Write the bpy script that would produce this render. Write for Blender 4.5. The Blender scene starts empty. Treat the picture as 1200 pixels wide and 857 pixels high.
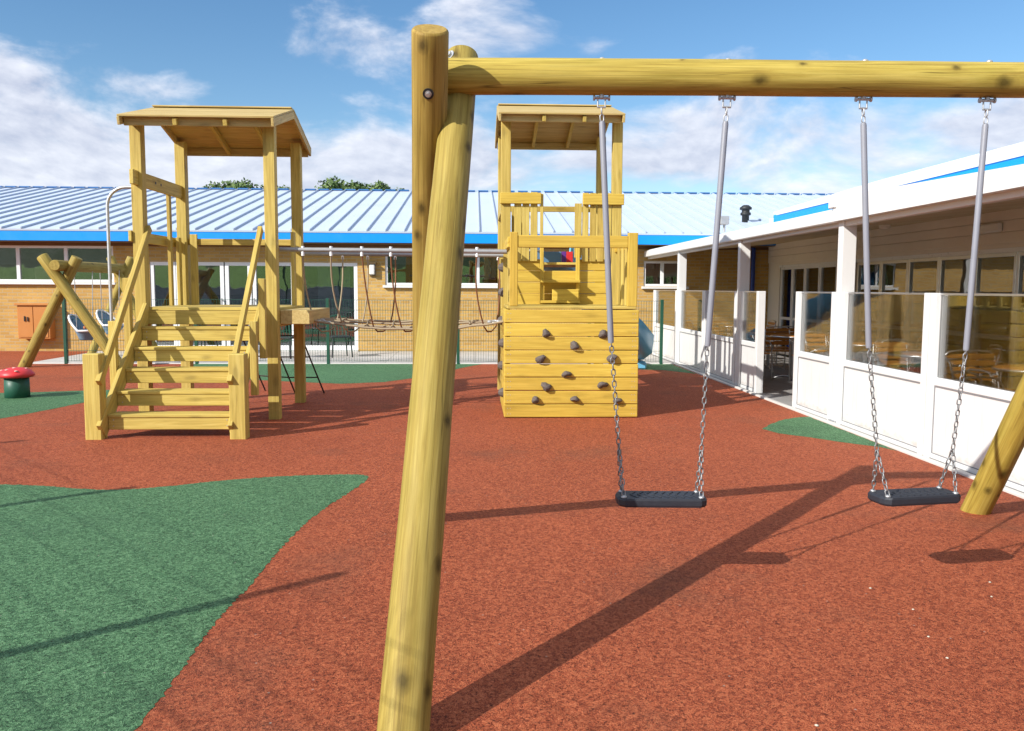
import bpy, bmesh, math, random
from mathutils import Vector, Matrix
random.seed(7)
S = bpy.context.scene
COL = S.collection
rad = math.radians

# ------------------------------------------------------------------ camera
FPX, CX, CY, CAMH = 1000.0, 600.0, 428.5, 1.5
yaw, pitch, roll = rad(2.5), math.atan((428.5-338)/1000.0), rad(.25)
Fv = Vector((math.sin(yaw)*math.cos(pitch), math.cos(yaw)*math.cos(pitch), -math.sin(pitch)))
R0 = Vector((math.cos(yaw), -math.sin(yaw), 0)); U0 = R0.cross(Fv)
Rv = R0*math.cos(roll)+U0*math.sin(roll); Uv = -R0*math.sin(roll)+U0*math.cos(roll)
CPOS = Vector((0, 0, CAMH))
cd = bpy.data.cameras.new('camera'); cam = bpy.data.objects.new('camera', cd); COL.objects.link(cam)
M = Matrix((Rv, Uv, -Fv)).transposed().to_4x4(); M.translation = CPOS
cam.matrix_world = M
cd.sensor_fit = 'HORIZONTAL'; cd.sensor_width = 36; cd.lens = 30.0; cd.clip_start = .05; cd.clip_end = 3000
S.camera = cam
S.render.resolution_x = 1024; S.render.resolution_y = 731

def ray(x, y): return Fv+Rv*((x-CX)/FPX)+Uv*((CY-y)/FPX)
def G(x, y, z=0):                      # photo pixel -> point on the ground
    d = ray(x, y); return CPOS+d*((z-CAMH)/d.z)
def PY(x, y, Y):                       # photo pixel -> point at depth Y
    d = ray(x, y); return CPOS+d*(Y/d.y)
def PX(x, y, X):
    d = ray(x, y); return CPOS+d*(X/d.x)

# ------------------------------------------------------------------ materials
def mat(name):
    m = bpy.data.materials.new(name); m.use_nodes = True
    nt = m.node_tree; nt.nodes.clear()
    out = nt.nodes.new('ShaderNodeOutputMaterial'); b = nt.nodes.new('ShaderNodeBsdfPrincipled')
    nt.links.new(b.outputs[0], out.inputs[0])
    return m, nt, b
def N(nt, t, **k):
    n = nt.nodes.new(t)
    for a, v in k.items():
        if a[0] == '_': n.inputs[a[1:].replace('_', ' ')].default_value = v
        else: setattr(n, a, v)
    return n
def L(nt, a, b): nt.links.new(a, b)
def ramp(nt, fac, stops):
    r = N(nt, 'ShaderNodeValToRGB'); e = r.color_ramp.elements
    while len(e) < len(stops): e.new(.5)
    for i, (p, c) in enumerate(stops):
        e[i].position = p; e[i].color = (*c, 1) if len(c) == 3 else c
    L(nt, fac, r.inputs[0]); return r.outputs[0]
def mixc(nt, fac, a, b, mode='MIX'):
    m = N(nt, 'ShaderNodeMix', data_type='RGBA', blend_type=mode)
    for s, v in ((0, fac), (6, a), (7, b)):
        if hasattr(v, 'links') or hasattr(v, 'is_linked'): L(nt, v, m.inputs[s])
        else: m.inputs[s].default_value = v if s == 0 else ((*v, 1) if len(v) == 3 else v)
    return m.outputs[2]
def math_(nt, op, a, b=0.0, c=None, clamp=False):
    m = N(nt, 'ShaderNodeMath', operation=op, use_clamp=clamp)
    for i, v in enumerate((a, b, c)):
        if v is None: continue
        if hasattr(v, 'is_linked'): L(nt, v, m.inputs[i])
        else: m.inputs[i].default_value = v
    return m.outputs[0]
def mapping(nt, vec, scale=(1, 1, 1), rot=(0, 0, 0), loc=(0, 0, 0)):
    m = N(nt, 'ShaderNodeMapping'); L(nt, vec, m.inputs[0])
    m.inputs['Scale'].default_value = scale; m.inputs['Rotation'].default_value = rot; m.inputs['Location'].default_value = loc
    return m.outputs[0]
def noise(nt, vec, scale, detail=4, rough=.55, dist=0, out=0):
    n = N(nt, 'ShaderNodeTexNoise', _Scale=scale, _Detail=detail, _Roughness=rough, _Distortion=dist)
    L(nt, vec, n.inputs['Vector']); return n.outputs[out]
def bump(nt, b, h, strength=.3, dist=.01):
    n = N(nt, 'ShaderNodeBump', _Strength=strength, _Distance=dist)
    L(nt, h, n.inputs['Height']); L(nt, n.outputs[0], b.inputs['Normal'])

def wood(name, light, mid, dark, grain=1.0, knots=True, rough=.62, cracks=0, log=False):
    m, nt, b = mat(name)
    a = N(nt, 'ShaderNodeAttribute', attribute_name='gc').outputs['Vector']
    g1 = noise(nt, mapping(nt, a, (.9*grain, 22*grain, 22*grain)), 2.0, 6, .6, .8)
    g2 = noise(nt, mapping(nt, a, (2.5, 110, 110)), 1.2, 3, .6)
    c = ramp(nt, g1, [(.28, dark), (.5, mid), (.72, light)])
    c = mixc(nt, math_(nt, 'MULTIPLY', g2, .30), c, dark)
    piece = noise(nt, mapping(nt, a, (.05, .05, .05)), 1.0, 1)                # board to board difference
    c = mixc(nt, .42, c, ramp(nt, piece, [(.3, (.36, .30, .2)), (.5, (.5, .5, .5)), (.7, (.63, .62, .60))]), 'OVERLAY')
    blot = noise(nt, mapping(nt, a, (.8, 3, 3)), 1.6, 4, .6)
    c = mixc(nt, .35, c, ramp(nt, blot, [(.3, (.38, .36, .26)), (.55, (.53, .52, .5)), (.75, (.62, .62, .5))]), 'OVERLAY')
    if log:                                                            # branch knots on the unrolled surface
        sa = N(nt, 'ShaderNodeAttribute', attribute_name='lg').outputs['Vector']
        wn = N(nt, 'ShaderNodeVectorMath', operation='SCALE'); wn.inputs[3].default_value = .035
        L(nt, noise(nt, sa, 14, 3, .6, 0, 1), wn.inputs[0]); wa = N(nt, 'ShaderNodeVectorMath', operation='ADD'); L(nt, sa, wa.inputs[0]); L(nt, wn.outputs[0], wa.inputs[1])
        vk = N(nt, 'ShaderNodeTexVoronoi', voronoi_dimensions='2D', _Scale=1.0, _Randomness=.9); L(nt, mapping(nt, wa.outputs[0], (5.2, 7.5, 1)), vk.inputs['Vector'])
        sc_ = N(nt, 'ShaderNodeSeparateColor'); L(nt, vk.outputs['Color'], sc_.inputs[0])
        gate = ramp(nt, sc_.outputs[0], [(.70, (0, 0, 0)), (.74, (1, 1, 1))])
        kd = math_(nt, 'DIVIDE', vk.outputs['Distance'], math_(nt, 'ADD', math_(nt, 'MULTIPLY', sc_.outputs[1], 1.0), .45))
        core = ramp(nt, kd, [(.05, (1, 1, 1)), (.11, (.55, .55, .55)), (.2, (0, 0, 0))])
        halo = ramp(nt, kd, [(.12, (1, 1, 1)), (.42, (0, 0, 0))])
        c = mixc(nt, math_(nt, 'MULTIPLY', math_(nt, 'MULTIPLY', halo, gate), .38), c, dark)
        c = mixc(nt, math_(nt, 'MULTIPLY', math_(nt, 'MULTIPLY', core, gate), .85), c, tuple(x*.30 for x in dark))
        fl_ = noise(nt, mapping(nt, sa, (1.6, 150, 1)), 1.0, 4, .65)
        c = mixc(nt, .5, c, ramp(nt, fl_, [(.32, (.30, .28, .22)), (.5, (.5, .5, .5)), (.68, (.64, .64, .62))]), 'OVERLAY')
        wz = noise(nt, mapping(nt, sa, (2.2, 9, 1), loc=(4, 1, 0)), 1.2, 5, .65)
        c = mixc(nt, .45, c, ramp(nt, wz, [(.32, (.36, .38, .28)), (.5, (.5, .5, .5)), (.7, (.60, .58, .54))]), 'OVERLAY')
        cr2 = noise(nt, mapping(nt, sa, (.35, 22, 1)), 1.3, 1.5, .4)
        cf2 = ramp(nt, math_(nt, 'ABSOLUTE', math_(nt, 'SUBTRACT', cr2, .52)), [(.0, (1, 1, 1)), (.011, (0, 0, 0))])
        gt2 = ramp(nt, noise(nt, mapping(nt, sa, (.9, 3, 1), loc=(2, 5, 0)), 1.4, 1), [(.44, (0, 0, 0)), (.52, (1, 1, 1))])
        c = mixc(nt, math_(nt, 'MULTIPLY', math_(nt, 'MULTIPLY', cf2, gt2), .75), c, tuple(x*.35 for x in dark))
    elif knots:
        v = N(nt, 'ShaderNodeTexVoronoi', feature='F1', _Scale=1.0, _Randomness=1.0)
        wv = N(nt, 'ShaderNodeVectorMath', operation='ADD')
        L(nt, mapping(nt, a, (2.6, 6.5, 6.5)), wv.inputs[0])
        nz = N(nt, 'ShaderNodeVectorMath', operation='SCALE'); nz.inputs[3].default_value = .25
        L(nt, noise(nt, mapping(nt, a, (6, 14, 14)), 1.5, 3, .6, 0, 1), nz.inputs[0]); L(nt, nz.outputs[0], wv.inputs[1])
        L(nt, wv.outputs[0], v.inputs['Vector'])
        k = ramp(nt, v.outputs['Distance'], [(.10, (1, 1, 1)), (.17, (.45, .45, .45)), (.27, (0, 0, 0))])
        c = mixc(nt, math_(nt, 'MULTIPLY', k, .8*float(knots)), c, tuple(x*.33 for x in dark))
    if cracks and not log:
        cr = noise(nt, mapping(nt, a, (.5, 30, 30)), 1.6, 2, .5)
        cf = ramp(nt, math_(nt, 'ABSOLUTE', math_(nt, 'SUBTRACT', cr, .5)), [(.0, (1, 1, 1)), (.02, (0, 0, 0))])
        gate = ramp(nt, noise(nt, mapping(nt, a, (.7, 4, 4), loc=(3, 1, 2)), 1.5, 1), [(.5, (0, 0, 0)), (.6, (1, 1, 1))])
        cf = math_(nt, 'MULTIPLY', cf, gate)
        c = mixc(nt, math_(nt, 'MULTIPLY', cf, cracks), c, tuple(x*.3 for x in dark))
    L(nt, c, b.inputs['Base Color']); b.inputs['Roughness'].default_value = rough
    b.inputs['Specular IOR Level'].default_value = .22 if log else .35
    bump(nt, b, math_(nt, 'ADD', g1, math_(nt, 'MULTIPLY', g2, .6)), .35, .003)
    return m
def plain(name, col, rough=.5, metal=0, var=.12, scale=6, spec=.5, bmp=0, vscale=60):
    m, nt, b = mat(name)
    o = N(nt, 'ShaderNodeTexCoord').outputs['Object']
    n1 = noise(nt, o, scale, 6, .65)
    c = mixc(nt, n1, tuple(max(0, x*(1-var)) for x in col), tuple(min(1, x*(1+var)) for x in col))
    L(nt, c, b.inputs['Base Color'])
    b.inputs['Roughness'].default_value = rough; b.inputs['Metallic'].default_value = metal
    b.inputs['Specular IOR Level'].default_value = spec
    rr = ramp(nt, noise(nt, o, scale*2.3, 4), [(.3, (rough*.85,)*3), (.7, (min(1, rough*1.2),)*3)])
    L(nt, rr, b.inputs['Roughness'])
    if bmp: bump(nt, b, noise(nt, o, vscale, 4), bmp, .004)
    return m
def rubber(name, c_dark, c_mid, c_light, stain):
    m, nt, b = mat(name)
    o = N(nt, 'ShaderNodeTexCoord').outputs['Object']
    hs = []
    for sc, off in ((62, 0), (105, 3.7)):
        wob = N(nt, 'ShaderNodeVectorMath', operation='ADD')
        w2 = N(nt, 'ShaderNodeVectorMath', operation='SCALE'); w2.inputs[3].default_value = .03
        L(nt, noise(nt, o, sc*.5, 2, .5, 0, 1), w2.inputs[0]); L(nt, o, wob.inputs[0]); L(nt, w2.outputs[0], wob.inputs[1])
        v = N(nt, 'ShaderNodeTexVoronoi', voronoi_dimensions='2D', _Scale=float(sc)); L(nt, mapping(nt, wob.outputs[0], loc=(off, off*2, 0)), v.inputs['Vector'])
        sep = N(nt, 'ShaderNodeSeparateColor'); L(nt, v.outputs['Color'], sep.inputs[0])
        vr = N(nt, 'ShaderNodeVectorRotate', rotation_type='Z_AXIS'); L(nt, o, vr.inputs['Vector'])
        L(nt, math_(nt, 'MULTIPLY', sep.outputs[0], 6.283), vr.inputs['Angle'])
        st = noise(nt, mapping(nt, vr.outputs[0], (1, 4.5, 1), loc=(off, 0, 0)), 62, 2, .6)
        cell = sep.outputs[1]
        hs.append((st, cell, v.outputs['Distance']))
    h = math_(nt, 'ADD', math_(nt, 'MULTIPLY', hs[0][0], .55), math_(nt, 'MULTIPLY', hs[1][0], .45))
    h = math_(nt, 'ADD', h, math_(nt, 'MULTIPLY', math_(nt, 'SUBTRACT', hs[0][1], .5), .10))
    c = ramp(nt, h, [(.41, c_dark), (.5, c_mid), (.61, c_light)])
    pit = math_(nt, 'MULTIPLY', ramp(nt, noise(nt, mapping(nt, o, loc=(1, 5, 0)), 56, 3, .7), [(.58, (0, 0, 0)), (.67, (1, 1, 1))]), .8)
    c = mixc(nt, pit, c, tuple(x*.45 for x in c_dark))
    pale_speck = math_(nt, 'MULTIPLY', ramp(nt, noise(nt, mapping(nt, o, loc=(9, 2, 0)), 80, 2, .6), [(.62, (0, 0, 0)), (.74, (1, 1, 1))]), .5)  # paler specks scattered at random in the rubber colour
    c = mixc(nt, pale_speck, c, tuple(min(1, x*1.5) for x in c_light))
    lg = noise(nt, o, .55, 5, .6)
    c = mixc(nt, .55, c, ramp(nt, lg, [(.3, (.40, .38, .38)), (.5, (.5, .5, .5)), (.7, (.58, .57, .56))]), 'OVERLAY')
    dirt = ramp(nt, noise(nt, mapping(nt, o, loc=(7, 3, 0)), .9, 6, .62), [(.55, (0, 0, 0)), (.74, (.6, .6, .6))])
    c = mixc(nt, math_(nt, 'MULTIPLY', dirt, .8), c, stain)
    sp = N(nt, 'ShaderNodeTexVoronoi', voronoi_dimensions='2D', _Scale=9.0); L(nt, o, sp.inputs['Vector'])
    spm = ramp(nt, sp.outputs['Distance'], [(.03, (1, 1, 1)), (.05, (0, 0, 0))])
    ss = N(nt, 'ShaderNodeSeparateColor'); L(nt, sp.outputs['Color'], ss.inputs[0])
    spm = math_(nt, 'MULTIPLY', spm, math_(nt, 'GREATER_THAN', ss.outputs[2], .93))
    c = mixc(nt, math_(nt, 'MULTIPLY', spm, .6), c, (.45, .40, .33))
    L(nt, c, b.inputs['Base Color']); b.inputs['Roughness'].default_value = .8; b.inputs['Specular IOR Level'].default_value = .3
    bump(nt, b, math_(nt, 'SUBTRACT', h, math_(nt, 'MULTIPLY', pit, .35)), 1.0, .016)
    return m
def brick(name, c1, c2, mortar, rough=.85):
    m, nt, b = mat(name)
    a = N(nt, 'ShaderNodeAttribute', attribute_name='uvw').outputs['Vector']
    t = N(nt, 'ShaderNodeTexBrick', offset=.5, _Scale=1.0, _Mortar_Size=.009, _Mortar_Smooth=.2, _Bias=-.1, _Brick_Width=.225, _Row_Height=.075)
    t.inputs['Color1'].default_value = (*c1, 1); t.inputs['Color2'].default_value = (*c2, 1); t.inputs['Mortar'].default_value = (*mortar, 1)
    L(nt, a, t.inputs['Vector'])
    c = mixc(nt, .4, t.outputs['Color'], ramp(nt, noise(nt, a, 1.1, 6, .6), [(.3, (.4, .38, .36)), (.7, (.6, .6, .6))]), 'OVERLAY')
    c = mixc(nt, .3, c, ramp(nt, noise(nt, a, 30, 3, .6), [(.3, (.4, .38, .36)), (.7, (.6, .6, .6))]), 'OVERLAY')
    L(nt, c, b.inputs['Base Color']); b.inputs['Roughness'].default_value = rough; b.inputs['Specular IOR Level'].default_value = .2
    bump(nt, b, math_(nt, 'ADD', math_(nt, 'MULTIPLY', t.outputs['Fac'], -1), math_(nt, 'MULTIPLY', noise(nt, a, 60, 3), .3)), .5, .006)
    return m
def glass(name, refl=.10, tint=(.93, .95, .94)):
    m = bpy.data.materials.new(name); m.use_nodes = True; nt = m.node_tree; nt.nodes.clear()
    out = N(nt, 'ShaderNodeOutputMaterial'); tr = N(nt, 'ShaderNodeBsdfTransparent'); gl = N(nt, 'ShaderNodeBsdfGlossy')
    tr.inputs[0].default_value = (*tint, 1); gl.inputs['Roughness'].default_value = .015
    o = N(nt, 'ShaderNodeTexCoord').outputs['Object']
    bp = N(nt, 'ShaderNodeBump', _Strength=.10, _Distance=.02); L(nt, noise(nt, o, 1.7, 2), bp.inputs['Height']); L(nt, bp.outputs[0], gl.inputs['Normal'])
    lw = N(nt, 'ShaderNodeLayerWeight', _Blend=.35)
    f = math_(nt, 'ADD', math_(nt, 'MULTIPLY', lw.outputs['Fresnel'], .75), refl, clamp=True)
    mx = N(nt, 'ShaderNodeMixShader'); L(nt, f, mx.inputs[0]); L(nt, tr.outputs[0], mx.inputs[1]); L(nt, gl.outputs[0], mx.inputs[2])
    L(nt, mx.outputs[0], out.inputs[0]); return m
def leafmat(name, c1, c2):
    m, nt, b = mat(name)
    g = N(nt, 'ShaderNodeNewGeometry')
    c = mixc(nt, g.outputs['Random Per Island'], c1, c2)
    L(nt, c, b.inputs['Base Color']); b.inputs['Roughness'].default_value = .7
    return m
def paving(name, c1, c2, w, h):
    m, nt, b = mat(name)
    o = N(nt, 'ShaderNodeTexCoord').outputs['Object']
    t = N(nt, 'ShaderNodeTexBrick', offset=0.0, _Scale=1.0, _Mortar_Size=.008, _Brick_Width=w, _Row_Height=h)
    t.inputs['Color1'].default_value = (*c1, 1); t.inputs['Color2'].default_value = (*c2, 1); t.inputs['Mortar'].default_value = tuple(x*.55 for x in c1)+(1,)
    L(nt, o, t.inputs['Vector'])
    c = mixc(nt, .5, t.outputs['Color'], ramp(nt, noise(nt, o, 1.3, 6, .65), [(.3, (.36, .35, .34)), (.7, (.6, .6, .6))]), 'OVERLAY')
    c = mixc(nt, .4, c, ramp(nt, noise(nt, o, 45, 3), [(.3, (.4, .4, .4)), (.7, (.6, .6, .6))]), 'OVERLAY')
    L(nt, c, b.inputs['Base Color']); b.inputs['Roughness'].default_value = .85
    return m

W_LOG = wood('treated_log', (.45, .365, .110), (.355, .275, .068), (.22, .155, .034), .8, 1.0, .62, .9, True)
W_LOGB = wood('brown_log', (.42, .30, .085), (.32, .215, .052), (.20, .125, .03), .8, .8, .65, .85, True)  # browner, darker log tone for the left rear leg
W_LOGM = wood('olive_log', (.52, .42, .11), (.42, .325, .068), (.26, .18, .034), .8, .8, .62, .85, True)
W_YEL = wood('treated_board', (.64, .51, .16), (.52, .395, .095), (.36, .255, .06), 1.0, .5)
W_WALL = wood('climbing_board', (.66, .48, .09), (.56, .39, .060), (.41, .27, .04), .8, .25)
W_ROOF = wood('roof_board', (.62, .50, .23), (.50, .38, .15), (.36, .25, .09), 1.0, .35)
W_TABLE = wood('varnished_wood', (.62, .30, .07), (.50, .21, .04), (.32, .12, .02), 1.0, False, .35)
W_SOFFIT = wood('soffit_wood', (.78, .68, .50), (.68, .57, .40), (.50, .40, .26), 1.0, .3)
RED = rubber('red_rubber', (.15, .027, .010), (.43, .090, .032), (.61, .19, .08), (.16, .07, .04))
GREEN = rubber('green_rubber', (.020, .070, .028), (.078, .205, .088), (.20, .38, .19), (.03, .08, .045))
BRICK = brick('yellow_brick', (.53, .335, .105), (.44, .26, .075), (.44, .34, .19))
WHITE = plain('white_paint', (.70, .70, .69), .38, 0, .03, 3)
def grimy(name):
    m, nt, b = mat(name); o = N(nt, 'ShaderNodeTexCoord').outputs['Object']
    z = N(nt, 'ShaderNodeSeparateXYZ'); L(nt, o, z.inputs[0])
    n = noise(nt, mapping(nt, o, (1, 3, 7)), 3, 6, .65)
    g = math_(nt, 'SUBTRACT', math_(nt, 'MULTIPLY', n, .5), math_(nt, 'MULTIPLY', z.outputs[2], 1.5))
    g = ramp(nt, g, [(.05, (0, 0, 0)), (.26, (.55, .55, .55))])
    st = ramp(nt, noise(nt, mapping(nt, o, (1, 9, .8)), 2.2, 5, .6), [(.55, (0, 0, 0)), (.75, (.22, .22, .22))])
    c = mixc(nt, math_(nt, 'MAXIMUM', g, st), (.69, .69, .68), (.36, .29, .23))
    L(nt, c, b.inputs['Base Color']); b.inputs['Roughness'].default_value = .42; return m
WPANEL = grimy('white_panel')
PVC = plain('white_upvc', (.78, .79, .80), .3, 0, .03, 4)
BLUE = plain('blue_fascia', (.0, .27, .82), .4, 0, .05, 2)
BLUEP = plain('blue_pipe_paint', (.01, .04, .28), .4, 0, .08, 2)
ROOFM = plain('roof_sheet', (.52, .60, .71), .42, 0, .07, .8, .5)
RIBM = plain('roof_seam', (.40, .47, .58), .45, 0, .08, 2)
BROWN = plain('brown_timber', (.17, .085, .035), .7, 0, .2, 3)
GREYW = plain('grey_render', (.76, .70, .61), .8, 0, .1, 1.2, .3, .2, 40)
ALU = plain('aluminium', (.62, .62, .62), .32, .9, .08, 8)
GALV = plain('galvanised_steel', (.50, .51, .52), .48, .75, .18, 14)
RAILM = plain('dull_rail_steel', (.34, .34, .34), .55, .5, .15, 10)
CHAIN = plain('galvanised_chain', (.27, .275, .28), .45, .7, .25, 40)
SLEEVE = plain('grey_sleeve', (.24, .25, .29), .45, 0, .10, 8)
BLACK = plain('black_rubber', (.020, .023, .032), .55, 0, .25, 14, .5, .25, 160)
DARK = plain('dark_metal', (.03, .032, .035), .5, .3, .2, 8)
FGREEN = plain('green_coated_steel', (.012, .075, .045), .45, 0, .15, 6)
ROPE = plain('pale_rope', (.34, .27, .18), .85, 0, .25, 60, .2, .5, 220)
ROPEB = plain('brown_rope', (.22, .10, .05), .85, 0, .25, 60, .2, .5, 220)
ROPED = plain('dark_rope', (.05, .035, .035), .85, 0, .25, 60, .2)
STONE = plain('resin_hold', (.115, .095, .085), .75, 0, .25, 16, .3, .5, 60)
SLIDE = plain('blue_plastic', (.14, .45, .66), .32, 0, .08, 2)
REDP = plain('red_plastic', (.62, .03, .035), .4, 0, .1, 6)
PALER = plain('pale_spot', (.75, .42, .36), .5, 0, .1, 6)
STEM = plain('green_plastic', (.012, .085, .05), .5, 0, .12, 6)
ORANGE = plain('orange_cabinet', (.50, .20, .045), .5, 0, .08, 3)
SEATB = plain('grey_blue_plastic', (.16, .27, .38), .45, 0, .1, 5)
PURP = plain('purple_plastic', (.12, .03, .25), .45, 0, .1, 5)
SKYBL = plain('slate_blue_plastic', (.10, .20, .33), .45, 0, .1, 5)
LAMPW = plain('lamp_diffuser', (.75, .75, .72), .4, 0, .03, 5)
INNER = plain('inner_wall', (.62, .47, .31), .85, 0, .2, .8)
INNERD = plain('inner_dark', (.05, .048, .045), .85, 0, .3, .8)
PALEF = plain('pale_flake', (.55, .50, .40), .8, 0, .1, 60)
GAPSH = plain('grey_gap_shade', (.22, .22, .23), .7, 0, .1, 5)
CURT = plain('curtain_cloth', (.22, .25, .28), .85, 0, .2, 3)
PAVE = paving('concrete_paving', (.50, .48, .45), (.46, .44, .41), .9, .6)
PAVED = paving('grey_paving', (.30, .29, .28), (.26, .25, .245), .45, .45)
KERB = plain('kerb_concrete', (.58, .56, .53), .85, 0, .12, 5, .3, .3, 60)
GRASS = plain('grass_green', (.13, .24, .045), .9, 0, .4, .5, .2, .3, 8)
DARKA = plain('asphalt', (.06, .06, .062), .9, 0, .2, 3, .3, .3, 60)
WOODL = plain('woodland_green', (.03, .06, .018), .9, 0, .5, .25, .2, .6, 3)
ASPH = plain('pale_concrete', (.48, .47, .45), .9, 0, .2, 3, .3, .3, 60)
LEAF = leafmat('tree_leaf', (.05, .10, .02), (.13, .19, .05))
BARK = plain('bark', (.09, .065, .045), .9, 0, .3, 8, .2, .6, 20)
GLASS = glass('clear_glass', .02, (.97, .98, .98))
GLASSW = glass('window_glass', .22, (.80, .83, .84))

# ------------------------------------------------------------------ mesh builder
WL = {}
class MB:
    def __init__(s): s.v = []; s.f = []; s.g = []; s.sm = []; s.mi = []; s.m = 0; s.lg = {}
    def _add(s, vs, fs, gs, sm=False):
        o = len(s.v); s.v += [Vector(p) for p in vs]; s.g += [Vector(p) for p in gs]
        for f in fs:
            s.f.append([i+o for i in f]); s.sm.append(sm); s.mi.append(s.m)
        return o
    def obox(s, c, ax, ay, az, hx, hy, hz, bev=.004):
        """chamfered oriented box; the longest side is the grain direction"""
        c = Vector(c); ax, ay, az = Vector(ax).normalized(), Vector(ay).normalized(), Vector(az).normalized()
        h = (hx, hy, hz); b = min(bev, min(h)*.45)
        order = sorted(range(3), key=lambda i: -h[i])
        off = Vector((random.uniform(-40, 40), random.uniform(-40, 40), random.uniform(-40, 40)))
        def P(q):
            s.v.append(c+ax*q[0]+ay*q[1]+az*q[2])
            s.g.append(Vector((q[order[0]], q[order[1]], q[order[2]]))+off); return len(s.v)-1
        corners = [(i, j, k) for i in (-1, 1) for j in (-1, 1) for k in (-1, 1)]
        idx = {}
        for k in corners:
            for a in range(3):
                q = [k[i]*(h[i] if i == a else h[i]-b) for i in range(3)]
                idx[k, a] = P(q)
        fs = []
        for a in range(3):
            u, w = (a+1) % 3, (a+2) % 3
            for sg in (-1, 1):
                r = []
                for su, sw in ((-1, -1), (1, -1), (1, 1), (-1, 1)):
                    k = [0]*3; k[a] = sg; k[u] = su; k[w] = sw; r.append(idx[tuple(k), a])
                fs.append(r if sg > 0 else r[::-1])
            for su in (-1, 1):
                for sw in (-1, 1):
                    k0 = [0]*3; k0[a] = -1; k0[u] = su; k0[w] = sw; k1 = list(k0); k1[a] = 1
                    fs.append([idx[tuple(k0), u], idx[tuple(k1), u], idx[tuple(k1), w], idx[tuple(k0), w]])
        for k in corners: fs.append([idx[k, 0], idx[k, 1], idx[k, 2]])
        for f in fs: s.f.append(f); s.sm.append(False); s.mi.append(s.m)
    def box(s, a, b, bev=.004):
        a, b = Vector(a), Vector(b); h = (b-a)/2
        s.obox((a+b)/2, (1, 0, 0), (0, 1, 0), (0, 0, 1), abs(h.x), abs(h.y), abs(h.z), bev); return s
    def beam(s, p, q, w, h, up=(0, 0, 1), bev=.004):
        p, q = Vector(p), Vector(q); d = (q-p); l = d.length; d.normalize()
        sd = d.cross(Vector(up)).normalized(); u = sd.cross(d)
        s.obox((p+q)/2, d, sd, u, l/2, w/2, h/2, bev); return s
    def log(s, p, q, r, n=28, rings=26, wob=.02, r1=None, dome=.012):
        p, q = Vector(p), Vector(q); d = q-p; l = d.length; d.normalize(); r1 = r1 or r
        t = (p+q)/2-CPOS; u = (t-d*t.dot(d)).normalized(); w = d.cross(u); s.lid = getattr(s, 'lid', 0)
        lo = Vector((random.uniform(0, 90), random.uniform(0, 90), 0)); ls = {}
        ph = [random.uniform(0, 6.28) for _ in range(8)]; off = Vector([random.uniform(-40, 40) for _ in range(3)])
        vs, gs, fs = [], [], []
        ts = [0, dome/l*.5]+[dome/l+(1-2*dome/l)*i/rings for i in range(rings+1)]+[1-dome/l*.5, 1]
        for i, tt in enumerate(ts):
            sc = 1
            if i in (0, len(ts)-1): sc = 1-dome*.8/r
            if i in (1, len(ts)-2): sc = 1-dome*.22/r
            rr = (r+(r1-r)*tt)*sc; x = tt*l
            cen = p+d*x+u*(r*wob*1.6*math.sin(x*1.3+ph[0]))+w*(r*wob*1.6*math.sin(x*1.1+ph[1]))
            for k in range(n+1):
                a = 6.28318*(k % n)/n
                q_ = rr*(1+wob*(.5*math.sin(2*a+ph[2]+x*.6)+.4*math.sin(3*a+ph[3]-x*1.7)+.5*math.sin(x*5+ph[4]+a)*math.sin(x*2.1+ph[5])))
                vs.append(cen+u*(q_*math.cos(a))+w*(q_*math.sin(a))); gs.append(Vector((x, q_*math.cos(a), q_*math.sin(a)))+off)
                ls[len(s.v)+len(vs)-1] = lo+Vector((x, r*6.28318*k/n, 0))
        m = len(ts)
        for i in range(m-1):
            for k in range(n): fs.append([i*(n+1)+k, i*(n+1)+k+1, (i+1)*(n+1)+k+1, (i+1)*(n+1)+k])
        s.lg.update(ls)
        s._add(vs, fs, gs, True)
        for i, e in ((0, -1), (m-1, 1)):
            ring = vs[i*(n+1):i*(n+1)+n]; g2 = [Vector((g.y*.15, (g.x-off.x)*0+(g-off).y*1.0, (g-off).z*1.0))+off for g in gs[i*(n+1):i*(n+1)+n]]
            f = list(range(n)); s._add(ring, [f if e > 0 else f[::-1]], g2, False)
        return s
    def tube(s, pts, r, n=8, cap=True, sm=True):
        pts = [Vector(p) for p in pts]; vs, gs, fs = [], [], []; x = 0; m = len(pts)
        prev = None; off = Vector([random.uniform(-40, 40) for _ in range(3)])
        for i, p in enumerate(pts):
            d = (pts[min(i+1, m-1)]-pts[max(i-1, 0)]).normalized()
            if prev is None:
                t = Vector((0, 0, 1)) if abs(d.z) < .9 else Vector((1, 0, 0)); u = d.cross(t).normalized()
            else: u = (prev-d*prev.dot(d)).normalized()
            prev = u; w = d.cross(u)
            if i: x += (p-pts[i-1]).length
            ri = r[i] if isinstance(r, (list, tuple)) else r
            for k in range(n):
                a = 6.28318*k/n; vs.append(p+u*(ri*math.cos(a))+w*(ri*math.sin(a))); gs.append(Vector((x, ri*math.cos(a), ri*math.sin(a)))+off)
        for i in range(m-1):
            for k in range(n): fs.append([i*n+k, i*n+(k+1) % n, (i+1)*n+(k+1) % n, (i+1)*n+k])
        s._add(vs, fs, gs, sm)
        if cap:
            s._add(vs[:n], [list(range(n))[::-1]], gs[:n]); s._add(vs[-n:], [list(range(n))], gs[-n:])
        return s
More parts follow.
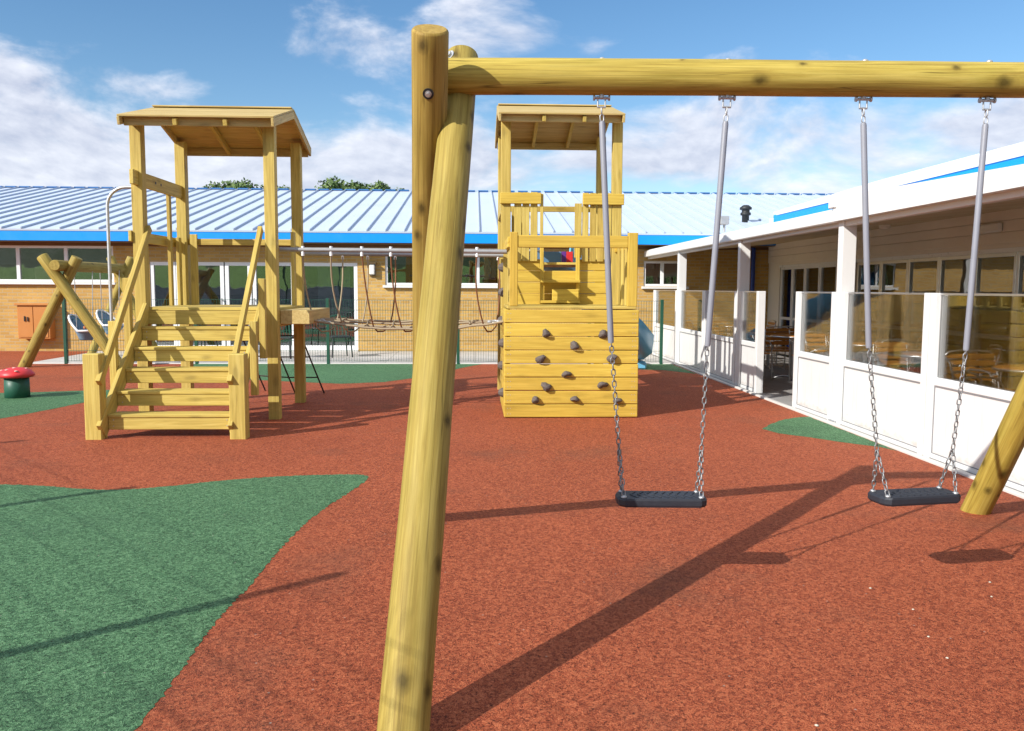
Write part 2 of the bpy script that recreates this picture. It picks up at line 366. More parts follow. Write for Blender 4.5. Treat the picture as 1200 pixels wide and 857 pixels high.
    def lathe(s, c, prof, n=20, sm=True):
        c = Vector(c); vs, fs = [], []
        for (r, z) in prof:
            for k in range(n):
                a = 6.28318*k/n; vs.append(c+Vector((r*math.cos(a), r*math.sin(a), z)))
        m = len(prof)
        for i in range(m-1):
            for k in range(n): fs.append([i*n+k, i*n+(k+1) % n, (i+1)*n+(k+1) % n, (i+1)*n+k])
        fs.append(list(range(n))[::-1]); fs.append([(m-1)*n+k for k in range(n)])
        s._add(vs, fs, vs, sm); return s
    def poly(s, vs): s._add(vs, [list(range(len(vs)))], vs); return s
    def prism(s, outline, z0, z1, ch=.0, inset=.0):
        """vertical prism over a convex xy outline, with an optional top and bottom chamfer"""
        n = len(outline); c = sum((Vector((p[0], p[1])) for p in outline), Vector((0, 0)))/n
        def ring(z, k): return [Vector((c.x+(p[0]-c.x)*k, c.y+(p[1]-c.y)*k, z)) for p in outline]
        rs = [ring(z0, 1-inset), ring(z0+ch, 1), ring(z1-ch, 1), ring(z1, 1-inset)] if ch else [ring(z0, 1), ring(z1, 1)]
        vs = [v for r in rs for v in r]; fs = []
        for i in range(len(rs)-1):
            for k in range(n): fs.append([i*n+k, i*n+(k+1) % n, (i+1)*n+(k+1) % n, (i+1)*n+k])
        fs.append(list(range(n))[::-1]); fs.append([(len(rs)-1)*n+k for k in range(n)])
        s._add(vs, fs, vs); return s
    def link(s, c, d, side, ln, wd, r, n=6, m=12):
        """one oval chain link centred at c, long axis d, its plane holding 'side'"""
        c, d = Vector(c), Vector(d).normalized(); sd = Vector(side); sd = (sd-d*sd.dot(d)).normalized(); nn = d.cross(sd)
        pts = []
        hw, hl = wd/2-r, ln/2-r
        for k in range(m):
            a = 6.28318*(k+.5)/m; ca, sa = math.cos(a), math.sin(a)
            pts.append((sd*(hw*ca)+d*((hl-hw)*(1 if sa > 0 else -1)+hw*sa), (sd*ca+d*sa)))
        vs, fs = [], []
        for p, o in pts:
            for j in range(n):
                b = 6.28318*j/n; vs.append(c+p+o*(r*math.cos(b))+nn*(r*math.sin(b)))
        for k in range(m):
            for j in range(n): fs.append([k*n+j, ((k+1) % m)*n+j, ((k+1) % m)*n+(j+1) % n, k*n+(j+1) % n])
        s._add(vs, fs, vs, True); return s
    def chain(s, p, q, pitch=.029, ln=.039, wd=.025, r=.0033, phase=0):
        p, q = Vector(p), Vector(q); d = q-p; n = max(1, round(d.length/pitch)); st = d/n
        t = Vector((1, 0, 0)); t2 = d.normalized().cross(t)
        for i in range(n):
            sd = (t if (i+phase) % 2 else t2); sd = sd+Vector((random.uniform(-.3, .3), random.uniform(-.3, .3), 0))
            s.link(p+st*(i+.5), d, sd, ln, wd, r)
        return s
    def build(s, name, m, parent=None, loc=None):
        me = bpy.data.meshes.new(name)
        o = bpy.data.objects.new(name, me); COL.objects.link(o)
        if parent is not None:
            o.parent = parent; org = WL[parent.name]
        else:
            if loc is None:
                xs = [v.x for v in s.v]; ys = [v.y for v in s.v]; loc = ((min(xs)+max(xs))/2, (min(ys)+max(ys))/2, min(v.z for v in s.v))
            org = Vector(loc); o.location = org
        WL[o.name] = Vector(org)
        me.from_pydata([v-org for v in s.v], [], s.f)
        at = me.attributes.new('gc', 'FLOAT_VECTOR', 'POINT')
        at.data.foreach_set('vector', [x for g in s.g for x in g])
        if s.lg:
            at = me.attributes.new('lg', 'FLOAT_VECTOR', 'POINT')
            z0 = Vector((500.3, 500.3, 0)); at.data.foreach_set('vector', [x for i in range(len(s.v)) for x in s.lg.get(i, z0)])
        me.polygons.foreach_set('use_smooth', s.sm)
        for mm in (m if isinstance(m, (list, tuple)) else [m]): me.materials.append(mm)
        me.polygons.foreach_set('material_index', s.mi)
        bm = bmesh.new(); bm.from_mesh(me); bmesh.ops.recalc_face_normals(bm, faces=bm.faces); bm.to_mesh(me); bm.free()
        return o
def empty(name, loc):
    o = bpy.data.objects.new(name, None); COL.objects.link(o); o.location = loc; o.empty_display_size = .2
    WL[o.name] = Vector(loc); return o
def tag(o, label=None, cat=None, group=None, kind=None):
    if label: o['label'] = label
    if cat: o['category'] = cat
    if group: o['group'] = group
    if kind: o['kind'] = kind
    return o
def copy_tree(o, parent=None):
    c = o.copy(); COL.objects.link(c)
    if parent is not None: c.parent = parent
    for ch in list(o.children): copy_tree(ch, c)
    return c

# ------------------------------------------------------------------ ground sheets
def edge_jitter(pts, step, amp, loop=True):
    out = []; n = len(pts)
    for i in range(n):
        a, b = Vector(pts[i]), Vector(pts[(i+1) % n]); k = max(1, int((b-a).length/step))
        for j in range(k):
            p = a.lerp(b, j/k); out.append(p+Vector((random.uniform(-amp, amp), random.uniform(-amp, amp))))
    return out
def smooth_closed(pts, it=2):
    pts = [Vector(p) for p in pts]
    for _ in range(it):
        o = []
        for i in range(len(pts)):
            a, b = pts[i], pts[(i+1) % len(pts)]; o += [a.lerp(b, .25), a.lerp(b, .75)]
        pts = o
    return pts
def sheet(name, pts, z, m, kind='structure'):
    o = MB().poly([Vector((p[0], p[1], z)) for p in pts]).build(name, m, None, (0, 0, 0))
    tag(o, kind=kind); return o
sheet('ground', [(-900, -900), (900, -900), (900, 900), (-900, 900)], -.03, GRASS)
sheet('car_park', [(-40, -24), (40, -24), (40, -4.6), (-40, -4.6)], -.02, DARKA)
sheet('play_surface', [(-22, -4.6), (4.0, -4.6), (4.0, 16.9), (-8.75, 16.9), (-8.75, 20.2), (-22, 20.2)], 0, RED)
sheet('paving', [(-8.75, 16.9), (4.0, 16.9), (4.0, 20.2), (-8.75, 20.2)], .004, PAVE)
sheet('patio', [(4.0, -4.6), (7.0, -4.6), (7.0, 20.2), (4.0, 20.2)], .002, PAVED)
g1 = [G(x, y).xy for x, y in [(440, 557), (405, 580), (370, 603), (330, 640), (300, 680), (260, 720), (220, 775), (185, 825), (155, 862)]]
g1 += [Vector(p) for p in ((-1.30, 2.3), (-1.75, 1.7), (-2.6, 1.5), (-5.2, 2.6), (-6.6, 4.6), (-6.0, 6.6))]
g1 += [G(x, y).xy for x, y in [(-90, 566), (0, 568), (50, 569), (100, 574), (150, 574), (200, 570), (250, 564), (330, 558), (400, 556)]]
tip = g1[0]
sm = smooth_closed(g1, 2)
sheet('green_surface', edge_jitter(sm, .016, .010), .0015, GREEN)
g2 = [G(x, y).xy for x, y in [(-120, 462), (0, 461), (98, 458), (170, 456)]]+[G(x, y).xy for x, y in [(130, 466), (98, 472), (50, 482), (0, 491), (-120, 512)]]
sheet('green_surface', edge_jitter(smooth_closed(g2, 2), .08, .008), .0015, GREEN)
g3 = [Vector((-5.6, 16.88)), Vector((.15, 16.88))]+[G(x, y).xy for x, y in [(540, 431.5), (510, 440), (450, 448), (400, 450), (330, 447), (210, 441), (190, 436)]]
sheet('green_surface', edge_jitter([g3[0], g3[1]]+smooth_closed(g3[2:], 0), .1, .01), .0015, GREEN)
g4 = [Vector((1.9, 16.88)), Vector((3.93, 16.88)), Vector((3.93, 14.9)), Vector((3.5, 15.6)), Vector((2.6, 15.9))]
sheet('green_surface', edge_jitter(g4, .1, .01), .0015, GREEN)
g5 = [Vector((3.95, 9.85)), Vector((3.95, 7.7))]+[G(x, y).xy for x, y in [(1030, 524), (990, 519), (950, 513), (912, 508), (893, 503), (903, 497), (918, 492), (932, 489.5)]]
sheet('green_surface', edge_jitter(g5, .05, .008), .0015, GREEN)
k = MB().box((3.96, -4.6, -.05), (4.02, 16.9, .022), .006)
tag(k.build('kerb', KERB), kind='structure')
k = MB().box((-8.75, 16.86, -.05), (3.96, 16.92, .02), .006)
tag(k.build('kerb', KERB), kind='structure')

# grass bank beyond the car park behind the camera (seen only mirrored in the windows)
hv, hf = [], []
nx, ny = 40, 14
for j in range(ny):
    for i in range(nx):
        x = -120+240*i/(nx-1); t = j/(ny-1); y = -24-50*t
        hv.append((x, y, -.03+4.2*(t*t*(3-2*t))+.5*math.sin(x*.13+j)*t))
for j in range(ny-1):
    for i in range(nx-1): hf.append([j*nx+i, j*nx+i+1, (j+1)*nx+i+1, (j+1)*nx+i])
h = MB(); h._add(hv, hf, hv, True); tag(h.build('grass_bank', GRASS, None, (0, 0, 0)), kind='structure')

hv = []
for j in range(ny):
    for i in range(nx):
        x = -140+280*i/(nx-1); t = j/(ny-1); y = -70-60*t
        hv.append((x, y, 2+10*(t*t*(3-2*t))+(1.2*math.sin(x*.21+j)+.9*math.sin(x*.53+j*2))*t))
h = MB(); h._add(hv, hf, hv, True); tag(h.build('hill', WOODL, None, (0, 0, 0)), kind='structure')
gw = empty('reflection_wall', (0, -23, 0)); tag(gw, 'long pale unseen wall added for the white band mirrored in the glass doors', 'wall')  # unseen wall added to give the glass a pale band to reflect
MB().box((-35, -23.2, -.02), (35, -23, 1.45), .01).build('wall', ASPH, gw)
MB().box((-35.05, -23.25, 1.452), (35.05, -22.95, 1.53), .01).build('coping', KERB, gw)

# ------------------------------------------------------------------ brick building at the back
BY = 20.2
bld = empty('brick_building', (-4, BY, 0))
tag(bld, 'long yellow brick building with pale blue seamed roof and bright blue fascia across the back', 'building')
def uvw(o):      # brick coordinates from object position: x along the wall, z up
    me = o.data; at = me.attributes.new('uvw', 'FLOAT_VECTOR', 'POINT')
    at.data.foreach_set('vector', [c for v in me.vertices for c in (v.co.x+v.co.y, v.co.z, 0)]); return o
# wall with openings: columns of brick between the openings
ops = [(-15.4, -13.9, 1.6, 2.43), (-12.7, -8.33, 1.6, 2.43), (-7.52, -2.74, 0.0, 2.08), (-2.1, .62, 1.56, 2.43), (4.0, 5.02, 1.56, 2.16)]
wb = MB(); x = -22
for (a, b, z0, z1) in ops:
    wb.box((x, BY, -.05), (a, BY+.28, 2.6), 0)
    wb.box((a, BY, z1), (b, BY+.28, 2.6), 0)
    if z0 > .05: wb.box((a, BY, -.05), (b, BY+.28, z0), 0)
    x = b
wb.box((x, BY, -.05), (14, BY+.28, 2.6), 0)
uvw(wb.build('wall', BRICK, bld))
# dark rooms behind the openings
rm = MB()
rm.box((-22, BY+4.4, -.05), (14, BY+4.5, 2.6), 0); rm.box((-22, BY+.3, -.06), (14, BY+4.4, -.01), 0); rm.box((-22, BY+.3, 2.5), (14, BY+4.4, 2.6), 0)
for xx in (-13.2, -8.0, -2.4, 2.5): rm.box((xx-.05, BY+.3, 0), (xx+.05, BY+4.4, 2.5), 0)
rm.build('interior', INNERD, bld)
def window(par, a, b, z0, z1, mull, y=BY, fw=.055, sill=True, trans=None):
    f = MB(); y0, y1 = y+.03, y+.11
    f.box((a, y0, z0), (a+fw, y1, z1)); f.box((b-fw, y0, z0), (b, y1, z1))
    f.box((a+fw, y0-.002, z1-fw), (b-fw, y1, z1)); f.box((a+fw, y0-.002, z0), (b-fw, y1, z0+fw))
    for m_ in mull: f.box((m_-fw/2-.012, y0+.002, z0+fw), (m_+fw/2+.012, y1-.002, z1-fw))
    fr = f.build('window', PVC, par)
    if sill:
        MB().box((a-.05, y-.09, z0-.06), (b+.05, y+.03, z0-.003)).build('sill', WHITE, fr)
    xs = [a+fw]+list(mull)+[b-fw]
    for i in range(len(xs)-1):
        MB().box((xs[i]+(.04 if i else 0), y+.065, z0+fw), (xs[i+1]-(.04 if i < len(xs)-2 else 0), y+.075, z1-fw), 0).build('pane', GLASSW, fr)
    return fr
window(bld, -15.4, -13.9, 1.6, 2.43, [-14.6])
window(bld, -12.7, -8.33, 1.6, 2.43, [-11.6, -10.5, -9.42])
window(bld, -2.1, .62, 1.56, 2.43, [-1.0, .07])
window(bld, 4.0, 5.02, 1.56, 2.16, [4.45])
def door(par, a, b, z1, y=BY, handle=0):
    fw = .085; f = MB(); y0, y1 = y+.02, y+.1
    f.box((a, y0, .02), (a+fw, y1, z1)); f.box((b-fw, y0, .02), (b, y1, z1)); f.box((a+fw, y0+.002, z1-fw), (b-fw, y1, z1)); f.box((a+fw, y0+.002, .02), (b-fw, y1, .14))
    d = f.build('door', PVC, par)
    MB().box((a+fw, y+.055, .14), (b-fw, y+.065, z1-fw), 0).build('pane', GLASSW, d)
    if handle:
        hx = b-fw/2 if handle > 0 else a+fw/2
        MB().box((hx-.015, y-.04, .95), (hx+.015, y-.02, 1.25)).box((hx-.012, y-.02, .99), (hx+.012, y+.02, 1.02)).box((hx-.012, y-.02, 1.18), (hx+.012, y+.02, 1.21)).build('handle', ALU, d)
for a, b, hd in ((-7.52, -6.93, 0), (-6.93, -5.83, 1), (-5.81, -5.2, 0), (-5.18, -4.2, -1), (-4.18, -2.74, 0)):
    door(bld, a+.005, b-.005, 2.08, handle=hd)
MB().box((-7.52, BY-.1, 0), (-2.74, BY+.02, .03)).build('threshold', KERB, bld)
MB().box((-7.2, BY+.5, 0), (-6.3, BY+.55, 2.05)).box((-5.7, BY+1.2, 0), (-5.3, BY+1.25, 1.4)).build('curtain', CURT, bld)
for (a, b, z0, z1) in ((-11.5, -10.6, 2.0, 2.40), (-9.35, -8.45, 1.85, 2.40), (-1.95, -1.2, 2.05, 2.40), (.12, .5, 1.7, 2.40), (-3.7, -2.95, .9, 2.0)):
    MB().box((a, BY+.2, z0), (b, BY+.206, z1), 0).build('blind', CURT, bld)
for a, b in (((-10.3, BY+.35, 1.62), (-9.6, BY+.6, 1.95)), ((-6.6, BY+1.5, .02), (-5.4, BY+2.2, .75)), ((-3.9, BY+1.3, .02), (-3.1, BY+1.9, .8))):
    MB().box(a, b, .01).build('cupboard', INNER, bld)
# eaves: brown soffit board, blue fascia, gutter-free roof with seams
MB().box((-22, BY-.48, 2.5), (14, BY-.003, 2.53)).build('soffit', BROWN, bld)
MB().box((-22, BY-.52, 2.515), (14, BY-.485, 2.765), .006).build('fascia', BLUE, bld)
MB().box((-22, BY-.03, 2.43), (14, BY-.004, 2.498)).build('wall_plate', BROWN, bld)
EY, EZ, RY, RZ = BY-.52, 2.775, 28.0, 4.60
sl = (RZ-EZ)/(RY-EY); nrm = Vector((0, -sl, 1)).normalized()
def roofstrip(mb, pts, t=.04):
    mb._add([Vector(p) for p in pts]+[Vector(p)-nrm*t for p in pts], [[0, 1, 2, 3], [7, 6, 5, 4], [0, 4, 5, 1], [1, 5, 6, 2], [2, 6, 7, 3], [3, 7, 4, 0]], [Vector(p) for p in pts]*2)
rf = MB(); xx = -22
while xx < 14:
    roofstrip(rf, [(xx, EY-.02, EZ), (min(xx+.425, 14), EY-.02, EZ), (min(xx+.425, 14), RY, RZ), (xx, RY, RZ)]); xx += .425
roofstrip(rf, [(-22, RY+.01, RZ), (14, RY+.01, RZ), (14, 36, EZ), (-22, 36, EZ)])
roof = rf.build('roof', ROOFM, bld)
sb = MB(); xx = -22+.425
while xx < 14:
    a, b = Vector((xx, EY-.025, EZ)), Vector((xx, RY-.05, RZ-.05*sl)); sb.beam(a+nrm*.022, b+nrm*.020, .026, .045, (0, 0, 1), .004); xx += .425
sb.build('seam', RIBM, roof)['kind'] = 'stuff'
rc = MB(); xx = -22
while xx < 13.9:
    rc.box((xx, RY-.10, RZ-.005), (xx+.33, RY+.1, RZ+.042), .01); xx += .425
rc.build('ridge_cap', plain('dull_blue_cap', (.03, .13, .34), .5, 0, .1, 2), roof)
# ------------------------------------------------------------------ side wing
WX = 7.0
wing = empty('cafe_wing', (WX, 9, 0))
tag(wing, 'grey rendered side wing with folding glass doors and white roof behind the white veranda', 'building')
wops = [(16.35, 19.45, .02, 2.03), (8.05, 15.55, .02, 2.05), (1.4, 7.0, .02, 2.05)]
w = MB(); yy = BY
for (b, a, z0, z1) in wops:
    w.box((WX, a, -.05), (WX+.25, yy, 3.1), 0); w.box((WX, b, z1), (WX+.25, a, 3.1), 0); yy = b
w.box((WX, -3, -.05), (WX+.25, yy, 3.1), 0)
w.build('wall', GREYW, wing)
cl = MB(); zz = 2.12
while zz < 3.05: cl.box((WX-.025, -3, zz), (WX-.003, BY-.01, zz+.145), .006); zz += .15
cl.build('cladding', GREYW, wing)
im = MB(); im.box((WX+4.5, -3, -.05), (WX+4.6, BY, 3), 0); im.box((WX+.26, -3, -.06), (WX+4.5, BY, -.005), 0); im.box((WX+.26, -3, 2.9), (WX+4.5, BY, 3), 0)
im.box((WX+.26, 15.8, 0), (WX+4.5, 15.95, 2.9), 0); im.box((WX+.26, 7.4, 0), (WX+4.5, 7.5, 2.9), 0)
im.build('interior', INNER, wing)
def leaf_x(par, a, b, z1, name='door', rail=.87, x=WX, fw=.055):
    f = MB(); x0, x1 = x+.02, x+.09
    f.box((x0, a, .03), (x1, a+fw, z1)); f.box((x0, b-fw, .03), (x1, b, z1)); f.box((x0-.002, a+fw, z1-fw), (x1-.002, b-fw, z1)); f.box((x0-.002, a+fw, .03), (x1-.002, b-fw, .13))
    f.box((x0-.001, a+fw, rail-.03), (x1-.001, b-fw, rail+.03))
    d = f.build(name, ALU if name == 'door' else PVC, par)
    MB().box((x+.05, a+fw, .13), (x+.06, b-fw, z1-fw), 0).build('pane', GLASSW, d)
    if name == 'door': MB().box((x-.025, a+.015, .98), (x+.0, a+.04, 1.15)).box((x-.002, a+.02, 1.05), (x+.022, a+.035, 1.08)).build('handle', DARK, d)
for i in range(8): leaf_x(wing, 15.5-.93*(i+1)+.004, 15.5-.93*i-.004, 2.0)
for i in range(6): leaf_x(wing, 7.0-.93*(i+1)+.004, 7.0-.93*i-.004, 2.0)
for a, b in ((18.72, 19.42), (18.0, 18.7), (17.22, 17.98), (16.38, 17.2)): leaf_x(wing, a, b, 2.0, 'window', .85)
MB().box((WX-.004, 8.03, 2.0), (WX+.1, 15.56, 2.06)).box((WX-.004, 16.33, 2.0), (WX+.1, 19.47, 2.05)).build('lintel', PVC, wing)
WEZ, WRX, WRZ = 3.165, 13.3, 5.02
MB().box((6.76, -3, 2.94), (6.80, 19.3, 3.18), .006).build('fascia', BLUE, wing)
MB().box((6.81, -3, 2.95), (WX-.03, 19.3, 2.97)).build('soffit', WHITE, wing)
wr = MB()
yy = -3
while yy < 27.5:
    y1 = min(yy+.43, 27.9)
    def ex(y): return 6.74
    xa = 6.74 if yy < 19.3 else 6.74+(yy-19.3)*.75
    xb = 6.74 if y1 < 19.3 else 6.74+(y1-19.3)*.75
    za, zb = WEZ+.03+(xa-6.74)*(WRZ-WEZ)/(WRX-6.74), WEZ+.03+(xb-6.74)*(WRZ-WEZ)/(WRX-6.74)
    vs = [(xa, yy, za), (WRX, yy, WRZ+.03), (WRX, y1, WRZ+.03), (xb, y1, zb)]
    wr._add(vs+[(p[0], p[1], p[2]-.04) for p in vs], [[0, 1, 2, 3], [7, 6, 5, 4], [0, 4, 5, 1], [1, 5, 6, 2], [2, 6, 7, 3], [3, 7, 4, 0]], vs*2)
    wr.beam((xa, yy, za+.02), (WRX, yy, WRZ+.05), .034, .05)
    yy = y1
wr.build('roof', plain('white_roof_sheet', (.62, .64, .68), .45, 0, .06, .8), wing)

# blue downpipe and flue, lamp, cabinet on the brick wall
p = MB().tube([(6.6, BY-.07, 0.05), (6.6, BY-.07, 2.48)], .05, 12)
tag(p.build('downpipe', BLUEP), 'dark blue downpipe standing against the shaded brick wall under the veranda', 'pipe')
fl = MB().lathe((6.85, 21.6, 3.0), [(.09, 0), (.09, .36), (.13, .37), (.13, .43), (.10, .44), (.10, .50), (.15, .51), (.15, .56), (.07, .62)], 14)
tag(fl.build('flue', DARK), 'dark grey flue pipe with cowl rising from the white roof', 'flue')
lm = empty('wall_lamp', (-2.39, BY, 1.75))
tag(lm, 'small bronze wall lamp fixed to yellow brick beside the wide glass door', 'lamp')
MB().box((-2.46, BY-.05, 1.76), (-2.32, BY-.003, 2.07), .01).box((-2.49, BY-.17, 2.05), (-2.29, BY-.003, 2.085), .008).build('housing', plain('bronze', (.20, .14, .07), .4, .6, .1), lm)
MB().box((-2.45, BY-.14, 1.80), (-2.33, BY-.052, 2.045), .02).build('lamp_shade', LAMPW, lm)
cb = empty('wall_cabinet', (-10.05, BY, .28))
tag(cb, 'orange metal meter cabinet fixed low on the yellow brick wall beneath the long window', 'cabinet')
MB().box((-10.42, BY-.26, .30), (-9.70, BY-.003, 1.06), .008).build('body', ORANGE, cb)
MB().box((-10.46, BY-.31, 1.062), (-9.66, BY-.003, 1.11), .008).build('lid', ORANGE, cb)
hd = MB().box((-10.385, BY-.275, .34), (-10.07, BY-.262, 1.03), .004).box((-10.055, BY-.275, .34), (-9.74, BY-.262, 1.03), .004).build('door', ORANGE, cb)
MB().box((-10.26, BY-.30, .70), (-10.235, BY-.276, .82)).box((-10.19, BY-.30, .70), (-10.165, BY-.276, .80)).build('handle', DARK, hd)

# ------------------------------------------------------------------ veranda
ver = empty('veranda', (4.15, 9.4, 0))
tag(ver, 'long white veranda roof on square white posts along the right side', 'veranda')
VX = 4.13
for y in (5.6, 9.4, 13.05, 17.0):
    pm = MB().box((VX-.075, y-.06, .004), (VX+.085, y+.06, 2.26), .006); po = pm.build('post', WHITE, ver)
    MB().box((VX-.10, y-.085, .004), (VX+.11, y+.085, .03), .004).build('base_plate', GALV, po)
f = MB().box((VX-.14, 9.45, 2.245), (VX-.05, 20.15, 2.385), .012); f.build('fascia', WHITE, ver)
f = MB()
fo = [(-3, 2.25), (9.445, 2.25), (9.445, 2.53), (-3, 2.08+.0)]
fo = [(-3, 2.255), (9.445, 2.255), (9.445, 2.52), (2.0, 2.285), (-3, 2.28)]
f._add([Vector((xx, y, z)) for xx in (VX-.15, VX-.05) for y, z in fo], [[0, 1, 2, 3, 4], [9, 8, 7, 6, 5]]+[[k, (k+1) % 5, 5+(k+1) % 5, 5+k] for k in range(5)], [Vector((0, y, z)) for xx in (0, 1) for y, z in fo]); f.build('fascia', WHITE, ver)
MB().box((VX-.17, 9.36, 2.40), (VX-.02, 9.54, 2.52), .01).build('joint_cover', WHITE, ver)
MB().box((VX-.048, -3, 2.20), (VX+.04, 20.15, 2.36), .006).build('edge_beam', WHITE, ver)
so = MB(); yy = -3
while yy < 20.1:
    y1 = min(yy+.295, 20.15); so.beam((VX+.04, (yy+y1)/2, 2.33), (WX-.03, (yy+y1)/2, 2.56), y1-yy-.004, .02, (0, 0, 1), .003); yy = y1+.001
so.build('soffit', W_SOFFIT, ver)
MB().beam((VX-.04, 3.2, 2.375), (WX-.03, 3.2, 2.66), 12.48, .016).build('roof_sheet', WHITE, ver)
MB().beam((VX-.10, 14.8, 2.394), (WX-.03, 14.8, 2.635), 10.69, .016).build('roof_sheet', WHITE, ver)
MB().box((WX-.10, 11.10, 2.275), (WX-.027, 11.62, 2.395), .02).build('bulkhead_light', LAMPW, ver)
MB().box((WX-.10, 7.0, 2.275), (WX-.027, 7.5, 2.395), .02).build('bulkhead_light', LAMPW, ver)
MB().lathe((6.3, 13.0, 2.425), [(.03, 0), (.075, .02), (.09, .07), (.09, .085)], 16).build('sensor', GREYW, ver)
bx = empty('speaker', (4.10, 14.1, 2.46))
tag(bx, 'small grey box on a short stalk on top of the veranda edge', 'speaker')
MB().box((4.03, 14.02, 2.56), (4.18, 14.22, 2.70), .012).build('body', GALV, bx)
MB().tube([(4.12, 14.1, 2.44), (4.12, 14.1, 2.56)], .02, 8).build('stalk', GALV, bx)

# ------------------------------------------------------------------ windbreak panels
def windbreak(y0, y1, label, far=True):
    r = empty('windbreak_panel', (4.12, (y0+y1)/2, .004))
    tag(r, label, 'panel', 'white and glass windbreak panels along the patio')
    x0, x1 = 4.07, 4.13
    e = .045
    MB().box((x0-.02, y0+.003, .004), (x1+.03, y0+2*e, 1.475), .005).build('post', WHITE, r)
    MB().box((x0-.02, y1-2*e, .004), (x1+.03, y1-.003, 1.475), .005).build('post', WHITE, r)
    a, b = y0+2*e, y1-2*e
    MB().box((x0+.012, a, .05), (x1-.012, b, .655), .003).build('lower_panel', WPANEL, r)
    MB().box((x0, a, .657), (x1, b, .73), .006).build('rail', WHITE, r)
    MB().box((x0+.004, a, .004), (x1-.004, b, .048), .004).build('rail', WHITE, r)
    gsh = MB()  # dark strips painting gap shade around the lower panel
    gsh.box((x0+.004, a, .646), (x0+.0135, b, .656), .001); gsh.box((x0+.004, a+.001, .049), (x0+.0135, b-.001, .056), .001)
    gsh.box((x0+.004, a+.001, .057), (x0+.0135, a+.009, .645), .001); gsh.box((x0+.004, b-.009, .057), (x0+.0135, b-.001, .645), .001)
    gsh.build('gap_shade', GAPSH, r)
    g = MB().box((x0+.026, a+.002, .732), (x0+.036, b-.002, 1.455), 0).build('glass_pane', GLASS, r)
    MB().box((x0+.018, a, 1.457), (x1-.018, b, 1.475), .003).build('top_bead', ALU, r)
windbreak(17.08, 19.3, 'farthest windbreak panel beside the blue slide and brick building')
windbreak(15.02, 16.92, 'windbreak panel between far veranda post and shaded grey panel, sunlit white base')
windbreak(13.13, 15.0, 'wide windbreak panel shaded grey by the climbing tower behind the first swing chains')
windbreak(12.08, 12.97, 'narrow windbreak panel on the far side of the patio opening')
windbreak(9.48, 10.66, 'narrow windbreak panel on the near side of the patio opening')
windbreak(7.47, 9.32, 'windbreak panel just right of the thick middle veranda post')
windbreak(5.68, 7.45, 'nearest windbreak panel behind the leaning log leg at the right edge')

# ------------------------------------------------------------------ cafe furniture
def cafe_table():
    r = empty('cafe_table', (0, 0, 0))
    MB().lathe((0, 0, 0), [(.33, .70), (.35, .705), (.35, .735), (.34, .742)], 28).build('tabletop', W_TABLE, r)
    MB().lathe((0, 0, 0), [(.352, .708), (.360, .708), (.360, .733), (.352, .733)], 28).build('rim', ALU, r)
    MB().tube([(0, 0, .03), (0, 0, .70)], .03, 12).build('column', ALU, r)
    b = MB()
    for k in range(4):
        a = k*math.pi/2+.4; b.tube([(0, 0, .05), (.15*math.cos(a), .15*math.sin(a), .06), (.30*math.cos(a), .30*math.sin(a), .012)], .016, 8)
    b.build('foot', ALU, r)
    return r
def cafe_chair():
    r = empty('cafe_chair', (0, 0, 0))
    for sx in (-1, 1):                       # front leg sweeps up into an arm rest and back down as the rear leg
        MB().tube([(sx*.25, -.22, .012), (sx*.255, -.21, .3), (sx*.26, -.20, .58), (sx*.26, -.15, .645), (sx*.26, -.05, .665), (sx*.255, .12, .66), (sx*.24, .2, .62), (sx*.235, .215, .45), (sx*.235, .26, .012)], .012, 8).build('frame', ALU, r)
    b = MB().tube([(-.21, .19, .42), (-.21, .235, .62), (-.205, .27, .78), (-.16, .29, .83), (0, .295, .845), (.16, .29, .83), (.205, .27, .78), (.21, .235, .62), (.21, .19, .42)], .012, 8)
    b.build('back_frame', ALU, r)
    s_ = MB()
    for i in range(6): s_.box((-.225, -.20+.068*i, .43), (.225, -.20+.068*i+.055, .447), .004)
    s_.build('seat', W_TABLE, r)
    k = MB()
    for z, y in ((.55, .222), (.63, .238), (.71, .256), (.78, .272)): k.obox((0, y, z), (1, 0, 0), (0, 1, .22), (0, -.22, 1), .205, .007, .028, .004)
    k.build('backrest', W_TABLE, r)
    return r
T0 = cafe_table(); C0 = cafe_chair()
tabs = [(5.25, 6.35), (5.5, 8.15), (5.35, 10.0), (5.6, 12.0), (5.3, 14.0), (5.55, 15.9), (5.4, 17.8)]
tl = ['round wooden cafe table behind the nearest windbreak glass',
      'round wooden cafe table behind the glass just right of the middle veranda post',
      'round wooden cafe table behind the narrow panel on near side of the opening',
      'round wooden cafe table seen in the patio opening',
      'round wooden cafe table behind the grey shaded windbreak panel',
      'round wooden cafe table behind the sunlit far windbreak panel',
      'farthest round wooden cafe table by the brick wall']
sides = [(0, -.62, math.pi), (.62, 0, -math.pi/2), (0, .62, 0), (-.6, .1, math.pi/2)]
sn = ['on its near side', 'on its wall side', 'on its far side', 'on its playground side']
tn = ['behind the nearest windbreak glass', 'right of the middle veranda post', 'near side of the opening',
      'in the patio opening', 'behind the grey shaded panel', 'behind the sunlit far panel', 'nearest the brick wall']
first = True
